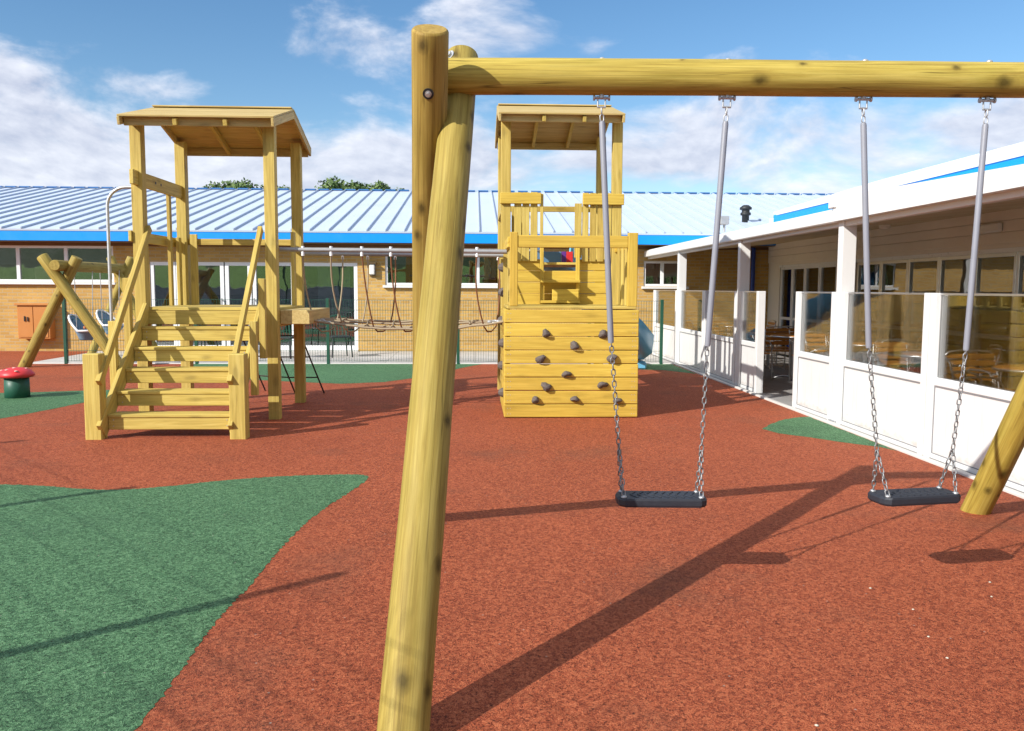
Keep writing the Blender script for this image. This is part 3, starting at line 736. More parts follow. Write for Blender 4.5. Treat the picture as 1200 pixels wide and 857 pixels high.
for i, (x, y) in enumerate(tabs):
    t = T0 if i == 0 else copy_tree(T0)
    t.location = (x, y, .002); t.rotation_euler.z = random.uniform(0, 1)
    tag(t, tl[i], 'table', 'round wooden tables on the cafe patio')
    for j, (dx, dy, rz) in enumerate(sides):
        if (i, j) in ((0, 3), (2, 3), (5, 1)): continue
        c = C0 if first else copy_tree(C0); first = False
        c.location = (x+dx+random.uniform(-.05, .05), y+dy+random.uniform(-.05, .05), .002); c.rotation_euler.z = rz+random.uniform(-.25, .25)
        tag(c, 'slatted wood chair at the table %s, %s' % (tn[i], sn[j]), 'chair', 'slatted chairs on the cafe patio')

# dark chairs on the paving by the glass doors
def dark_chair():
    r = empty('patio_chair', (0, 0, 0))
    MB().box((-.22, -.22, .42), (.22, .22, .455), .012).build('seat', DARK, r)
    for sx in (-1, 1):
        for sy in (-1, 1): MB().tube([(sx*.19, sy*.19, .42), (sx*.22, sy*.23, .0)], .016, 8).build('leg', DARK, r)
    b = MB().tube([(-.2, .2, .45), (-.21, .27, .85), (0, .29, .89), (.21, .27, .85), (.2, .2, .45)], .016, 8)
    for q in (-.12, -.04, .04, .12): b.tube([(q, .2, .455), (q, .275, .87)], .010, 6)
    b.build('backrest', FGREEN, r); return r
D0 = dark_chair()
for i, (px, Y, rz, lb) in enumerate(((340, 18.3, 2.6, 'dark green chair on the paving just right of the stair tower posts'), (398, 18.6, .4, 'dark green chair on the paving before the right edge of the wide glass door'), (238, 18.5, 1.2, 'dark green chair on the paving seen below the steps'))):
    d = D0 if i == 0 else copy_tree(D0)
    d.location = (PY(px, 400, Y).x, Y, .005); d.rotation_euler.z = rz
    tag(d, lb, 'chair', 'dark chairs on the paving')

# ------------------------------------------------------------------ mesh fences
def mesh_fence(name, pts, hgt, label, dx=.05, dz=.2, wr_=.0028, end=True):
    r = empty(name, (pts[0][0], pts[0][1], 0)); tag(r, label, 'fence')
    for x, y in pts: MB().box((x-.03, y-.03, 0), (x+.03, y+.03, hgt+.03), .005).build('post', FGREEN, r)
    for (a, b) in zip(pts, pts[1:]):
        a, b = Vector((*a, 0)), Vector((*b, 0)); l = (b-a).length; d = (b-a).normalized(); sd = d.cross(Vector((0, 0, 1))); m = MB()
        n = int(l/dx)
        for i in range(1, n):
            p = a.lerp(b, i/n); q = p+sd*.004
            m._add([q+d*wr_+Vector((0, 0, .05)), q-d*wr_+Vector((0, 0, .05)), q-sd*wr_*1.7+Vector((0, 0, .05)), q+d*wr_+Vector((0, 0, hgt)), q-d*wr_+Vector((0, 0, hgt)), q-sd*wr_*1.7+Vector((0, 0, hgt))], [[0, 1, 4, 3], [1, 2, 5, 4], [2, 0, 3, 5]], [p]*6)
        z = .06
        while z < hgt+.01:
            m.obox(a.lerp(b, .5)+Vector((0, 0, z)), d, sd, (0, 0, 1), l/2-.03, wr_*1.2, wr_*1.2, 0); z += dz
        m.build('mesh_panel', FGREEN, r)
    return r
fx = [PY(px, 427, 16.88).x for px in (78, 231, 385, 537, 690)]+[3.72]
mesh_fence('mesh_fence', [(x, 16.88) for x in fx], 1.26, 'low green wire mesh fence along the edge of the paving')
ends = [(-.74, 4.38), (-2.59, 6.39)]; hh = 2.4; SX, SY = 1.30, 1.02
b0 = Vector((ends[0][0]-hh*SX, ends[0][1]-hh*SY)); b1 = Vector((ends[1][0]-hh*SX, ends[1][1]-hh*SY)); stp = b1-b0
mesh_fence('tall_mesh_fence', [tuple(b0+stp*i) for i in (-3, -2, -1, 0, 1, 2)], hh, 'tall mesh fence whose posts throw thin shadows over the green patch', .05, .2, .0019)

# ------------------------------------------------------------------ big log swing
sw = empty('log_swing_frame', (1.6, 4.14, 0))
tag(sw, 'large double swing frame of round yellow logs in the foreground', 'swing frame')
BYc, BR = 4.14, .083
b0_, b1_ = PY(522, 90, BYc), PY(1195, 94, BYc)
dirb = (b1_-b0_).normalized()
beam_l, beam_r = b0_-dirb*.03, b0_+dirb*3.72
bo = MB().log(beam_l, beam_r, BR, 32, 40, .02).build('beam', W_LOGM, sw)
rf0 = G(501, 606); rf0.z = -.08; rtop = PY(503.5, 34, 3.86)
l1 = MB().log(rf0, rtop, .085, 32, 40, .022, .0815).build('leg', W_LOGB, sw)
ff0 = Vector((-.243, 2.66, -.08)); ftop = PY(541, 66, 4.36)
l2 = MB().log(ff0, ftop, .088, 32, 40, .022, .080).build('leg', W_LOG, sw)
r2 = Vector((3.41, 5.62, -.08)); r2t = Vector((3.36, 3.86, 2.74))
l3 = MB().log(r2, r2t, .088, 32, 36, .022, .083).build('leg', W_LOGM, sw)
r3 = Vector((3.62, 2.66, -.08)); r3t = Vector((3.48, 4.36, 2.62))
l4 = MB().log(r3, r3t, .088, 32, 36, .022, .083).build('leg', W_LOG, sw)
def bolt(c, axis, par, r=.017, ln=.012):
    c = Vector(c); a = Vector(axis).normalized()
    MB().tube([c, c+a*.004], r, 16).tube([c+a*.004, c+a*(.004+ln)], r*.6, 6).build('bolt', GALV, par)
dl = (rtop-rf0).normalized(); camd = Vector((0, -1, 0)); nl = (camd-dl*camd.dot(dl)).normalized()
def on_axis(a, b, py):                  # the point of a log's axis that the camera sees at a given height
    lo, hi = 0.0, 1.0
    for _ in range(40):
        m_ = (lo+hi)/2; v = a.lerp(b, m_)-CPOS; y = CY-FPX*v.dot(Uv)/v.dot(Fv)
        if y > py: lo = m_
        else: hi = m_
    return a.lerp(b, lo)
q = on_axis(rf0, rtop, 103)+nl*.0795
MB().tube([q, q+nl*.004], .025, 20).build('washer', DARK, l1); bolt(q+nl*.003, nl, l1, .015, .010)
d2_ = (ftop-ff0).normalized(); n2_ = (camd-d2_*camd.dot(d2_)); n2_ = (n2_+Vector((-.75, 0, 0))).normalized()
q = on_axis(ff0, ftop, 76)+n2_*.078; bolt(q, n2_, l2, .024, .012)
# hangers, sleeves, chains, seats
hang = [(705, 112), (852, 112), (1012, 113.5), (1157, 115)]
slv = [(716, 402), (829, 406), (1018, 408), (1132, 411)]
def seat(name, cx, cy, z, rot, label):
    r = empty(name, (cx, cy, z)); tag(r, label, 'swing seat', 'black swing seats on chains')
    w, d = .222, .088
    ol = [(-w+.035, -d), (w-.035, -d), (w-.008, -d+.02), (w, -d+.05), (w, d-.05), (w-.008, d-.02), (w-.035, d), (-w+.035, d), (-w+.008, d-.02), (-w, d-.05), (-w, -d+.05), (-w+.008, -d+.02)]
    ca, sa = math.cos(rot), math.sin(rot)
    ol2 = [(cx+x*ca-y*sa, cy+x*sa+y*ca) for x, y in ol]
    b = MB().prism(ol2, z-.043, z, .010, .035)
    st = b.build('seat', BLACK, r)
    g = MB()
    for i in range(9):                       # raised chevron tread
        xx = -.15+.0375*i
        for sg in (-1, 1):
            p0, p1 = (xx, sg*.004), (xx+.03, sg*.062)
            a_ = Vector((cx+p0[0]*ca-p0[1]*sa, cy+p0[0]*sa+p0[1]*ca, z+.0015)); b_ = Vector((cx+p1[0]*ca-p1[1]*sa, cy+p1[0]*sa+p1[1]*ca, z+.0015))
            g.beam(a_, b_, .010, .004, (0, 0, 1), .001)
    g.build('tread', BLACK, st)
    cor = []
    for sx in (-1, 1):
        cor.append([Vector((cx+sx*.19*ca-sy*.06*sa, cy+sx*.19*sa+sy*.06*ca, z)) for sy in (-1, 1)])
        for c_ in cor[-1]: MB().lathe(c_-Vector((0, 0, .002)), [(.014, 0), (.014, .008), (.008, .012)], 10).build('chain_anchor', GALV, st)
    return r, cor
seats = [seat('swing_seat', .925, 4.14, .478, rad(-3), 'black rubber swing seat nearer the left leg, in front of the climbing tower'),
         seat('swing_seat', 2.21, 4.13, .485, rad(9), 'black rubber swing seat beside the leaning right log leg')]
for i in range(4):
    r, cor = seats[i//2]; cs = cor[i % 2]
    ht = PY(*hang[i], 4.14); ht.z = min(ht.z, b0_.z-BR+.02+(ht.x-b0_.x)*dirb.z)
    top = ht-Vector((0, 0, .055))
    sbt = PY(*slv[i], 4.135)
    hm = MB().tube([ht+Vector((0, 0, .02)), ht-Vector((0, 0, .012))], .012, 10).tube([ht+Vector((-.032, 0, -.012)), ht+Vector((.032, 0, -.012))], .007, 8)
    for s_ in (-1, 1): hm.tube([ht+Vector((s_*.032, 0, -.012)), ht+Vector((s_*.040, 0, -.012))], .013, 8)
    for s_ in (-1, 1): hm.tube([ht+Vector((s_*.018, 0, -.004)), ht+Vector((s_*.018, 0, -.055))], .004, 6)
    hm.tube([ht+Vector((-.02, 0, -.055)), ht+Vector((.02, 0, -.055))], .005, 6)
    hm.build('hanger', GALV, bo)
    tpb = Vector((ht.x, 4.14, b0_.z+BR+(ht.x-b0_.x)*dirb.z-.004)); MB().lathe(tpb, [(.016, 0), (.016, .008), (.008, .014)], 8).build('bolt', GALV, bo)
    fork = Vector(((cs[0].x+cs[1].x)/2, (cs[0].y+cs[1].y)/2, .70)); fork = sbt.lerp((cs[0]+cs[1])/2, .70)
    stp_ = top.lerp(sbt, .06)
    MB().chain(top, stp_, .029).build('top_link', GALV, r)
    MB().tube([stp_, stp_.lerp(sbt, .01), sbt.lerp(stp_, .01), sbt], [.0125, .0145, .0145, .0125], 14).build('chain_sleeve', SLEEVE, r)
    c = MB().chain(sbt+Vector((0, 0, .012)), fork)
    for j in (0, 1): c.chain(fork, cs[j]+Vector((0, 0, .004)), phase=j)
    c.build('chain', CHAIN, r)

# ------------------------------------------------------------------ gable roof helper for both towers
def gable_roof(par, x0, x1, yf, yr, ze, zr, over=.0):
    ym = (yf+yr)/2
    for (ya, yb, nm) in ((yf, ym, 'roof_slope'), (yr, ym, 'roof_slope')):
        m = MB(); n = 7; d = Vector((0, yb-ya, zr-ze)); ln = d.length; d.normalize()
        nn = Vector((0, -d.z, d.y)) if d.y > 0 else Vector((0, d.z, -d.y))
        for i in range(n):
            t0, t1 = i/n, (i+1)/n
            c = Vector(((x0+x1)/2, ya+(yb-ya)*(t0+t1)/2, ze+(zr-ze)*(t0+t1)/2))+nn*.010
            m.obox(c, (1, 0, 0), d, nn, (x1-x0)/2-random.uniform(0, .004), ln/n/2-.0015, .011, .003)
        m.build(nm, W_ROOF, par)
    for ya, sg, dep in ((yf, 1, .10), (yr, -1, .02)):
        zt_ = ze+(zr-ze)*dep/(ym-yf)-.004
        MB().box((x0+.04, ya+sg*dep-.014, zt_-.10), (x1-.04, ya+sg*dep+.014, zt_), .002).build('eaves_board', W_ROOF, par)
    for xx in (x0+.018, x1-.018):
        for ya in (yf, yr):
            MB().beam((xx, ya, ze-.047), (xx, ym, zr-.047), .03, .085).build('barge_board', W_ROOF, par)
    for xx in (x0+.36*(x1-x0), x0+.68*(x1-x0)):
        m = MB()
        for ya in (yf+.03, yr-.03): m.beam((xx, ya, ze-.045), (xx, ym, zr-.045), .045, .075)
        m.build('rafter', W_YEL, par)
    MB().box((x0+.02, ym-.07, zr+.018), (x1-.02, ym+.07, zr+.036), .004).build('ridge_board', W_ROOF, par)

# ------------------------------------------------------------------ left tower with steps
pt = empty('play_tower', (-3.05, 10.45, 0))
tag(pt, 'open wooden play tower with wide steps, handrails and pitched roof on the left', 'play tower')
PXL, PXR, PYF, PYR, PW = -3.735, -2.285, 9.80, 11.22, .0625
DZ = 1.27
for x, y, zt in ((PXL, PYF, 3.36), (PXR, PYF, 3.36), (PXL, PYR, 3.36), (PXR, PYR, 3.36)):
    MB().box((x-PW, y-PW, -.05), (x+PW, y+PW, zt-.03), .006).build('post', W_YEL, pt)
gable_roof(pt, -3.80, -2.145, 9.42, 11.52, 3.30, 3.585)
# deck
dk = MB(); yy = PYF-.02
while yy < PYR+.03: dk.box((PXL-.02, yy, DZ-.035), (PXR+.02, yy+.135, DZ), .004); yy += .142
dk.build('deck', W_YEL, pt)
MB().box((PXL+PW+.003, PYF-PW-.0, DZ-.19), (PXR-PW-.003, PYF-PW+.036, DZ-.037), .004).build('deck_edge', W_YEL, pt)
ej = MB()
ej.box((PXL+PW+.003, PYR-.02, DZ-.19), (PXR-PW-.003, PYR+.02, DZ-.037))
for x in (PXL, PXR): ej.box((x-.022, PYF+PW+.003, DZ-.19), (x+.022, PYR-PW-.003, DZ-.037))
ej.build('joist', W_YEL, pt)
# steps
st0 = MB
for i in range(5):
    zt = DZ-.208*(i+1); yf = PYF-PW-.235*(i+1)+.02
    x0, x1 = -3.648, -2.432
    m = MB().box((x0, yf, zt-.152), (x1, yf+.035, zt-.032), .004).box((x0, yf-.012, zt-.031), (x1, yf+.235, zt), .005)
    stp = m.build('step', W_YEL, pt); sc = MB()
    for xs in (x0+.05, x1-.05):
        for dz in (.055, .115): sc.tube([(xs, yf+.001, zt-dz), (xs, yf-.002, zt-dz)], .006, 6)
    sc.build('screw', GALV, stp)
for x in (-3.673, -2.407):
    MB().beam((x, 8.47, .075), (x, PYF-PW+.03, DZ-.02), .045, .19).build('stringer', W_YEL, pt)
NYc = 8.52
for x in (-3.735-.005, -2.345+.005):
    m = MB().box((x-.08, NYc-.07, -.05), (x+.08, NYc+.07, .845), .008); m.build('newel_post', W_YEL, pt)
for sx, x in ((-1, -3.66), (1, -2.40)):
    MB().beam((x, 8.43, .56), (x+(-.02 if sx > 0 else .0), 9.86, 2.16), .048, .085).build('handrail', W_YEL, pt)
    xb = -3.735+.0 if sx < 0 else -2.30
    for y in (8.98, 9.38):
        zb = .03+(DZ-.05)*(y-8.42)/(PYF-8.42)-.15; zt = .56+1.6*(y-8.43)/1.43-.03
        MB().box((xb-.035, y-.035, max(.0, zb)), (xb+.035, y+.035, zt), .004).build('baluster', W_YEL, pt)
# left side: high cross rail with holes for the pole, slat and low rail
MB().box((PXL-.022, PYF-.20, 2.615), (PXL+.022, PYR+.12, 2.775), .005).build('cross_rail', W_YEL, pt)
MB().box((PXL-.10, PYF-.09, 2.00), (PXL-.064, PYR+.08, 2.12), .005).build('side_rail', W_YEL, pt)
hs = MB()
for y in (PYF+.45, PYF+.62): hs.tube([(PXL+.0225, y, 2.70), (PXL+.026, y, 2.70)], .016, 10)
hs.build('bolt', DARK, pt)
MB().box((PXL-.03, PYR-.50, DZ), (PXL+.01, PYR-.43, 2.63), .004).build('slat', W_YEL, pt)
MB().box((PXL-.03, PYR-.20, DZ), (PXL+.01, PYR-.11, 2.12), .004).build('slat', W_YEL, pt)
# rear balustrade
MB().box((PXL+PW+.003, PYR-.016, 2.035), (PXR-PW-.003, PYR+.016, 2.115), .004).build('back_rail', W_YEL, pt)
for x in (PXL+.14,):
    MB().box((x-.045, PYR-.05, DZ), (x+.045, PYR-.018, 2.17), .004).build('slat', W_YEL, pt)
# right side, at the rope bridge
MB().box((PXR-.02, PYR-.34, DZ), (PXR+.02, PYR-.22, 2.19), .004).build('slat', W_YEL, pt)
MB().box((PXR-.02, PYR-.20, 1.94), (PXR+.02, PYR-PW-.004, 2.03), .004).build('side_rail', W_YEL, pt)
MB().box((PXR+.066, PYF+.05, DZ-.19), (PXR+.40, PYR-.02, DZ-.03), .006).build('bridge_plank', W_ROOF, pt)
MB().box((PXR+.03, PYF-.05, DZ-.22), (PXR+.064, PYR+.0, DZ-.0), .006).build('bridge_plank', W_YEL, pt)
# sliding pole
px_, py_ = G(135, 486).x, G(135, 486).y
pts = [(px_, py_, -.02), (px_, py_, 1.2), (px_, py_, 2.42)]
for k in range(1, 8):
    a = k/7*math.pi/2; pts.append((px_+.22*(1-math.cos(a)), py_, 2.42+.22*math.sin(a)))
pts.append((PXL-.03, py_, 2.64))
MB().tube(pts, .019, 12).build('sliding_pole', GALV, pt)
MB().box((px_-.12, py_-.05, .002), (px_+.12, py_+.05, .012), .003).build('base_plate', GALV, pt)
# net of dark ropes from the deck to the ground behind
nt_ = MB(); tops = [(-2.42, PYR+.09, DZ-.05), (-2.8, PYR+.09, DZ-.05), (-3.2, PYR+.09, DZ-.05)]
bots = [G(380, 461), G(346, 461), G(311, 458)]
for a, b in zip(tops, bots): nt_.tube([Vector(a), b+Vector((0, 0, .0))], .011, 8)
for t in (.3, .55, .8):
    nt_.tube([Vector(a).lerp(b, t) for a, b in zip(tops, bots)], .009, 8)
nt_.build('climbing_net', ROPED, pt)

# ------------------------------------------------------------------ climbing tower
ct = empty('climbing_tower', (1.12, 11, 0))
tag(ct, 'roofed wooden climbing tower with a boarded climbing wall and grey brown holds', 'climbing tower')
CL, CR, CF = .335, 1.90, 9.80        # climbing wall
TXL, TXR, TYF, TYR, TP = .40, 1.845, 11.22, 12.66, .0625
D1, D2 = 1.27, 1.87
wl = MB(); nb = 8; bh = 1.255/nb
for i in range(nb):
    z = .004+bh*i
    wl.obox(((CL+CR)/2, CF+.0155, z+bh/2), (1, 0, 0), (0, 1, 0), (0, 0, 1), (CR-CL)/2-random.uniform(0, .006), .018, bh/2-.0035, .007)
cw = wl.build('climbing_wall', W_WALL, ct)
nl_ = MB()
for i in range(nb):
    for x in (CL+.045, CL+.075, CR-.045, CR-.075):
        for dz in (.045, .11): nl_.tube([(x, CF-.0026, .004+bh*i+dz), (x, CF-.0042, .004+bh*i+dz)], .005, 6)
nl_.build('screw', GALV, cw)
hp = [(.819, .985), (1.478, .973), (1.145, .844), (.758, .686), (1.579, .70), (1.059, .514), (.827, .368), (1.481, .386), (.698, .208), (1.159, .223), (1.655, .206)]
for (x, z) in hp:
    m = MB(); n = 11; big = random.uniform(.040, .056); vs = []; fs = []; rings = [(1, 0), (1.0, .016), (.78, .045), (.42, .066), (.12, .072)]
    ph = random.uniform(0, 6.28); sk = (random.uniform(-.012, .012), random.uniform(-.01, .02))
    for (rr, d_) in rings:
        for k_ in range(n):
            a = 6.28318*k_/n; q_ = big*rr*(1+.18*math.sin(2*a+ph)+.13*math.sin(3*a+ph*2))*random.uniform(.93, 1.07)
            vs.append(Vector((x+q_*math.cos(a)*1.1+sk[0]*d_/.07, CF-.003-d_, z+q_*math.sin(a)*.85+sk[1]*d_/.07)))
    for i in range(len(rings)-1):
        for k_ in range(n): fs.append([i*n+k_, i*n+(k_+1) % n, (i+1)*n+(k_+1) % n, (i+1)*n+k_])
    fs.append([(len(rings)-1)*n+k_ for k_ in range(n)])
    m._add(vs, fs, vs, False); m.build('climbing_hold', STONE, ct)
# left side boarding, with holds seen edge on, right buttress
sd = MB()
for i in range(nb): sd.box((CL+.004, CF+.04, .004+bh*i+.003), (CL+.038, TYF-TP-.006, .004+bh*(i+1)-.003), .005)
sd.build('side_wall', W_WALL, ct)
sd = MB()
for i in range(nb): sd.box((CR-.038, CF+.04, .004+bh*i+.003), (CR-.004, TYF-TP-.006, .004+bh*(i+1)-.003), .005)
sd.build('side_wall', W_WALL, ct)
for (y, z) in ((10.2, .25), (10.5, .55), (10.15, .85), (10.6, 1.1), (10.3, 1.45), (10.4, 1.75)):
    m = MB()
    m.lathe((0, 0, 0), [(.06, 0), (.055, .02), (.035, .05), (.012, .06)], 9, False)
    R_ = Matrix.Rotation(rad(-90), 3, 'Y'); m.v = [R_ @ v+Vector((CL+.004, y, z)) for v in m.v]
    m.build('climbing_hold', STONE, ct)
MB().beam((CR+.07, 10.42, -.02), (CR+.035, 10.42, 1.2), .09, .06, (0, 1, 0)).build('buttress', W_YEL, ct)
# deck one with open front frame
d1 = MB(); yy = CF-.002
while yy < TYF-.1: d1.box((CL+.04, yy, D1-.005), (CR-.04, yy+.135, D1+.025), .004); yy += .14
d1.build('deck', W_YEL, ct)
for xa, xb in ((CL+.065, CL+.155), (CR-.14, CR-.03)):
    MB().box((xa, CF+.003, D1+.026), (xb, CF+.085, 2.14), .006).build('frame_post', W_WALL, ct)
MB().box((CL+.157, CF+.012, 1.965), (CR-.142, CF+.06, 2.105), .006).build('front_rail', W_WALL, ct)
for x in (CL+.06, CR-.06):
    MB().box((x-.02, CF+.087, 1.97), (x+.02, TYF-TP-.003, 2.09), .006).build('side_rail', W_WALL, ct)
    for y in (CF+.35, CF+.62, CF+.9):
        MB().box((x-.016+(.03 if x < 1 else -.03), y, D1+.026), (x+.016+(.03 if x < 1 else -.03), y+.09, 2.06), .004).build('slat', W_YEL, ct)
# upper tower posts, boarding with opening, deck two
for x in (TXL, TXR):
    for y in (TYF, TYR): MB().box((x-TP, y-TP, -.05), (x+TP, y+TP, 3.70), .006).build('post', W_YEL, ct)
bw = MB(); nbd = 4; b2h = .60/nbd; ol, orr = .85, 1.34
for i in range(nbd):
    z = D1+.012+b2h*i
    if i < 3: bw.box((TXL+TP+.003, TYF-.03, z+.002), (TXR-TP-.003, TYF+.006, z+b2h-.002), .005)
    else:
        bw.box((TXL+TP+.003, TYF-.03, z+.002), (ol, TYF+.006, z+b2h-.002), .005); bw.box((orr+.02, TYF-.03, z+.002), (TXR-TP-.003, TYF+.006, z+b2h-.002), .005)
bw.build('inner_wall', W_WALL, ct)
# play panel seen through the opening
MB().box((.80, 12.60, 1.84), (1.27, 12.63, 2.04), .004).build('play_panel', SKYBL, ct)
MB().box((1.275, 12.60, 1.84), (1.34, 12.63, 2.04), .004).build('play_panel', PURP, ct)
MB().box((1.345, 12.60, 1.84), (1.44, 12.63, 2.04), .004).build('play_panel', REDP, ct)
MB().box((.78, 12.63, 2.042), (1.0, 12.66, 2.07), .004).build('play_panel', PVC, ct)
# ladder between decks
for x in (.868, 1.335):
    w_ = .022 if x < 1 else .04
    MB().box((x-w_*(1 if x < 1 else .6), TYF-.125, D1+.03), (x+w_*(1 if x < 1 else .6), TYF-.075, 2.10), .004).build('ladder_side', W_WALL, ct)
MB().box((.845, TYF-.07, 1.9), (.885, TYF-.033, 2.72), .004).build('grab_post', W_YEL, ct)
MB().box((1.295, TYF-.07, 1.9), (1.385, TYF-.033, 2.60), .004).build('grab_post', W_YEL, ct)
for z in (1.31, 1.575):
    MB().box((.846, TYF-.21, z), (1.36, TYF-.06, z+.035), .004).build('ladder_step', W_WALL, ct)
MB().box((1.0, TYF-.20, 1.345), (1.34, TYF-.13, 1.49), .004).build('ladder_step', W_WALL, ct)
dk2 = MB()
for i in range(8): dk2.box((TXL-.02, TYF+.02+.17*i, D2-.06), (TXR+.02, TYF+.02+.17*i+.16, D2-.028), .004)
dk2.build('deck', W_YEL, ct)
# balustrades of deck two
MB().box((TXL-.075, TYF-TP-.045, 2.585), (.855, TYF-TP-.003, 2.725), .006).build('top_rail', W_WALL, ct)
MB().box((1.395, TYF-TP-.045, 2.58), (TXR+.085, TYF-TP-.003, 2.72), .006).build('top_rail', W_WALL, ct)
for x in (.555, .66, .765):
    MB().box((x-.046, TYF-TP-.002+.004, D2-.02), (x+.046, TYF-TP+.028, 2.735 if x < .7 else 2.74), .004).build('slat', W_YEL, ct)
for x in (1.435, 1.535, 1.635, 1.735):
    MB().box((x-.040, TYF-TP+.002, D2-.02), (x+.040, TYF-TP+.028, 2.735), .004).build('slat', W_YEL, ct)
MB().box((TXL+TP+.003, TYR-.02, 2.62), (TXR-TP-.003, TYR+.02, 2.70), .004).build('back_rail', W_YEL, ct)
for x in (TXL-.045, TXR+.045):
    MB().box((x-.018, TYF-.06, 2.48 if x < 1 else 2.58), (x+.018, TYR+.07, 2.70), .004).build('side_rail', W_YEL, ct)
    for y in (11.5, 11.75, 12.0, 12.25, 12.45):
        xs = x+(.034 if x < 1 else -.034); MB().box((xs-.014, y-.045, D2-.02), (xs+.014, y+.045, 2.6), .004).build('slat', W_YEL, ct)
for y in (TYR,):
    for x in (.58, .70, 1.62): MB().box((x-.045, TYR-.05, D2-.02), (x+.045, TYR-.022, 2.68), .004).build('slat', W_YEL, ct)
gable_roof(ct, .295, 1.885, 10.86, 13.0, 3.665, 3.965)

# ------------------------------------------------------------------ rope bridge
rb = empty('rope_bridge', (-.9, 10.5, 1.0))
tag(rb, 'sagging rope bridge with steel hand rails slung between the two wooden towers', 'rope bridge')
xa, xb = PXR+.06, CL+.03
for y, z in ((9.93, 1.93), (11.08, 1.93)):
    MB().tube([(xa, y, z), (xb, y, z-.01)], .026, 12).build('hand_rail', RAILM, rb)
def sag(x0, x1, y0, y1, z0, z1, dip, n=22, wig=.012):
    o = []
    for i in range(n+1):
        t = i/n; o.append(Vector((x0+(x1-x0)*t, y0+(y1-y0)*t+random.uniform(-wig, wig), z0+(z1-z0)*t-dip*4*t*(1-t)+random.uniform(-wig, wig)*.6)))
    return o
foot = []
for k_, (y, dip, r_) in enumerate(((10.12, .10, .013), (10.3, .09, .016), (10.5, .05, .013), (10.72, .03, .013))):
    ps = sag(PXR+.36, CL+.0, y, y, 1.12-.0*k_, 1.10, dip); foot.append(ps)
    MB().tube(ps, r_, 8).build('foot_rope', ROPE, rb)
for i in range(3, 21, 3):
    MB().tube([foot[0][i]+Vector((0, 0, .012)), foot[1][i]+Vector((0.02, 0, .016)), foot[2][i]+Vector((0, 0, .014)), foot[3][i]+Vector((.01, 0, .012))], .009, 6).build('cross_rope', ROPE, rb)
for end, x in ((0, PXR+.37), (1, CL-.02)):
    for y in (10.15, 10.35):
        m = MB(); a = Vector((x, y, 1.10+.015)); b = a+Vector((.22 if end == 0 else -.16, .0, -.025)); m.chain(a, b, .05, .066, .04, .007); m.build('chain', GALV, rb)
def hangrope(x, m_):
    pts = []
    zt, zb = 1.91, .975
    jig = random.uniform(-.03, .03)
    for i in range(7): t = i/6; pts.append(Vector((x+jig*math.sin(t*3)+.09*t*t, 9.93+(10.22-9.93)*t, zt+(zb+.06-zt)*t)))
    pts += [Vector((x+.13, 10.3, zb)), Vector((x+.18, 10.5, zb-.005)), Vector((x+.24, 10.68, zb+.05))]
    for i in range(1, 7): t = i/6; pts.append(Vector((x+.25+.03*math.sin(t*3)+.02*t, 10.7+(11.08-10.7)*t, zb+.07+(zt-zb-.07)*t)))
    MB().tube(pts, .0095, 8).build('hanging_rope', m_, rb)
    for p in (pts[0], pts[-1]): MB().tube([p+Vector((0, -.0, .06)), p+Vector((0, 0, -.05))], .018, 8).build('rope_clip', PVC, rb)
for px, m_ in ((355, ROPE), (388, ROPE), (424, ROPEB), (458, ROPEB), (497, ROPE), (559, ROPEB)):
    hangrope(PY(px, 300, 9.93).x, m_)

# ------------------------------------------------------------------ slide behind the climbing tower
sl_ = empty('slide', (2.6, 14.2, 0))
tag(sl_, 'blue plastic slide curving away behind the right side of the climbing tower', 'slide')
path = [Vector(p) for p in ((1.15, 12.75, 1.86), (1.22, 13.1, 1.80), (1.48, 13.7, 1.56), (1.88, 14.3, 1.22), (2.34, 14.8, .86), (2.76, 15.2, .52), (3.0, 15.6, .27), (3.04, 16.0, .20), (3.02, 16.35, .19))]
prof = [(-.30, .38), (-.285, .40), (-.27, .38), (-.24, .10), (-.15, .01), (0, -.015), (.15, .01), (.24, .10), (.27, .38), (.285, .40), (.30, .38), (.27, .06), (.16, -.03), (0, -.05), (-.16, -.03), (-.27, .06)]
m = MB(); vs, fs = [], []; n = len(prof)
for i, p in enumerate(path):
    d = path[min(i+1, len(path)-1)]-path[max(0, i-1)]; d.z = 0; d.normalize(); sd_ = Vector((d.y, -d.x, 0))
    for (u, v) in prof: vs.append(p+sd_*u+Vector((0, 0, v)))
for i in range(len(path)-1):
    for k_ in range(n): fs.append([i*n+k_, i*n+(k_+1) % n, (i+1)*n+(k_+1) % n, (i+1)*n+k_])
fs.append(list(range(n))); fs.append([(len(path)-1)*n+k_ for k_ in range(n)])
m._add(vs, fs, vs, True); m.build('chute', SLIDE, sl_)
m = MB().box((2.86, 15.72, 0), (3.20, 16.25, .15), .03); m.build('support', SLIDE, sl_)

# ------------------------------------------------------------------ cradle swing on the far left
cs_ = empty('small_log_swing', (-7.7, 17.5, 0))
tag(cs_, 'smaller log swing frame for toddlers at the far left', 'swing frame')
Y1 = 16.15
a_ = G(17, 432); b_ = G(139, 432)
c1 = PY(49, 300, Y1-.06); c2 = PY(91, 302, Y1+.06)
MB().log(Vector((b_.x, Y1-.04, -.05)), c1, .10, 20, 14, .02).build('leg', W_LOG, cs_)
MB().log(Vector((a_.x, Y1+.04, -.05)), c2, .10, 20, 14, .02).build('leg', W_LOG, cs_)
bm0 = PY(64, 311, Y1-.3); bm1 = PY(151, 316, 18.9)
bmo = MB().log(bm0, bm1, .10, 20, 16, .02).build('beam', W_LOG, cs_)
for sx in (-1, 1):
    MB().log((bm1.x-sx*.78, 18.5+sx*.1, -.05), (bm1.x+sx*.18, 18.5+sx*.1, 2.12), .085, 18, 12, .02).build('leg', W_LOG, cs_)
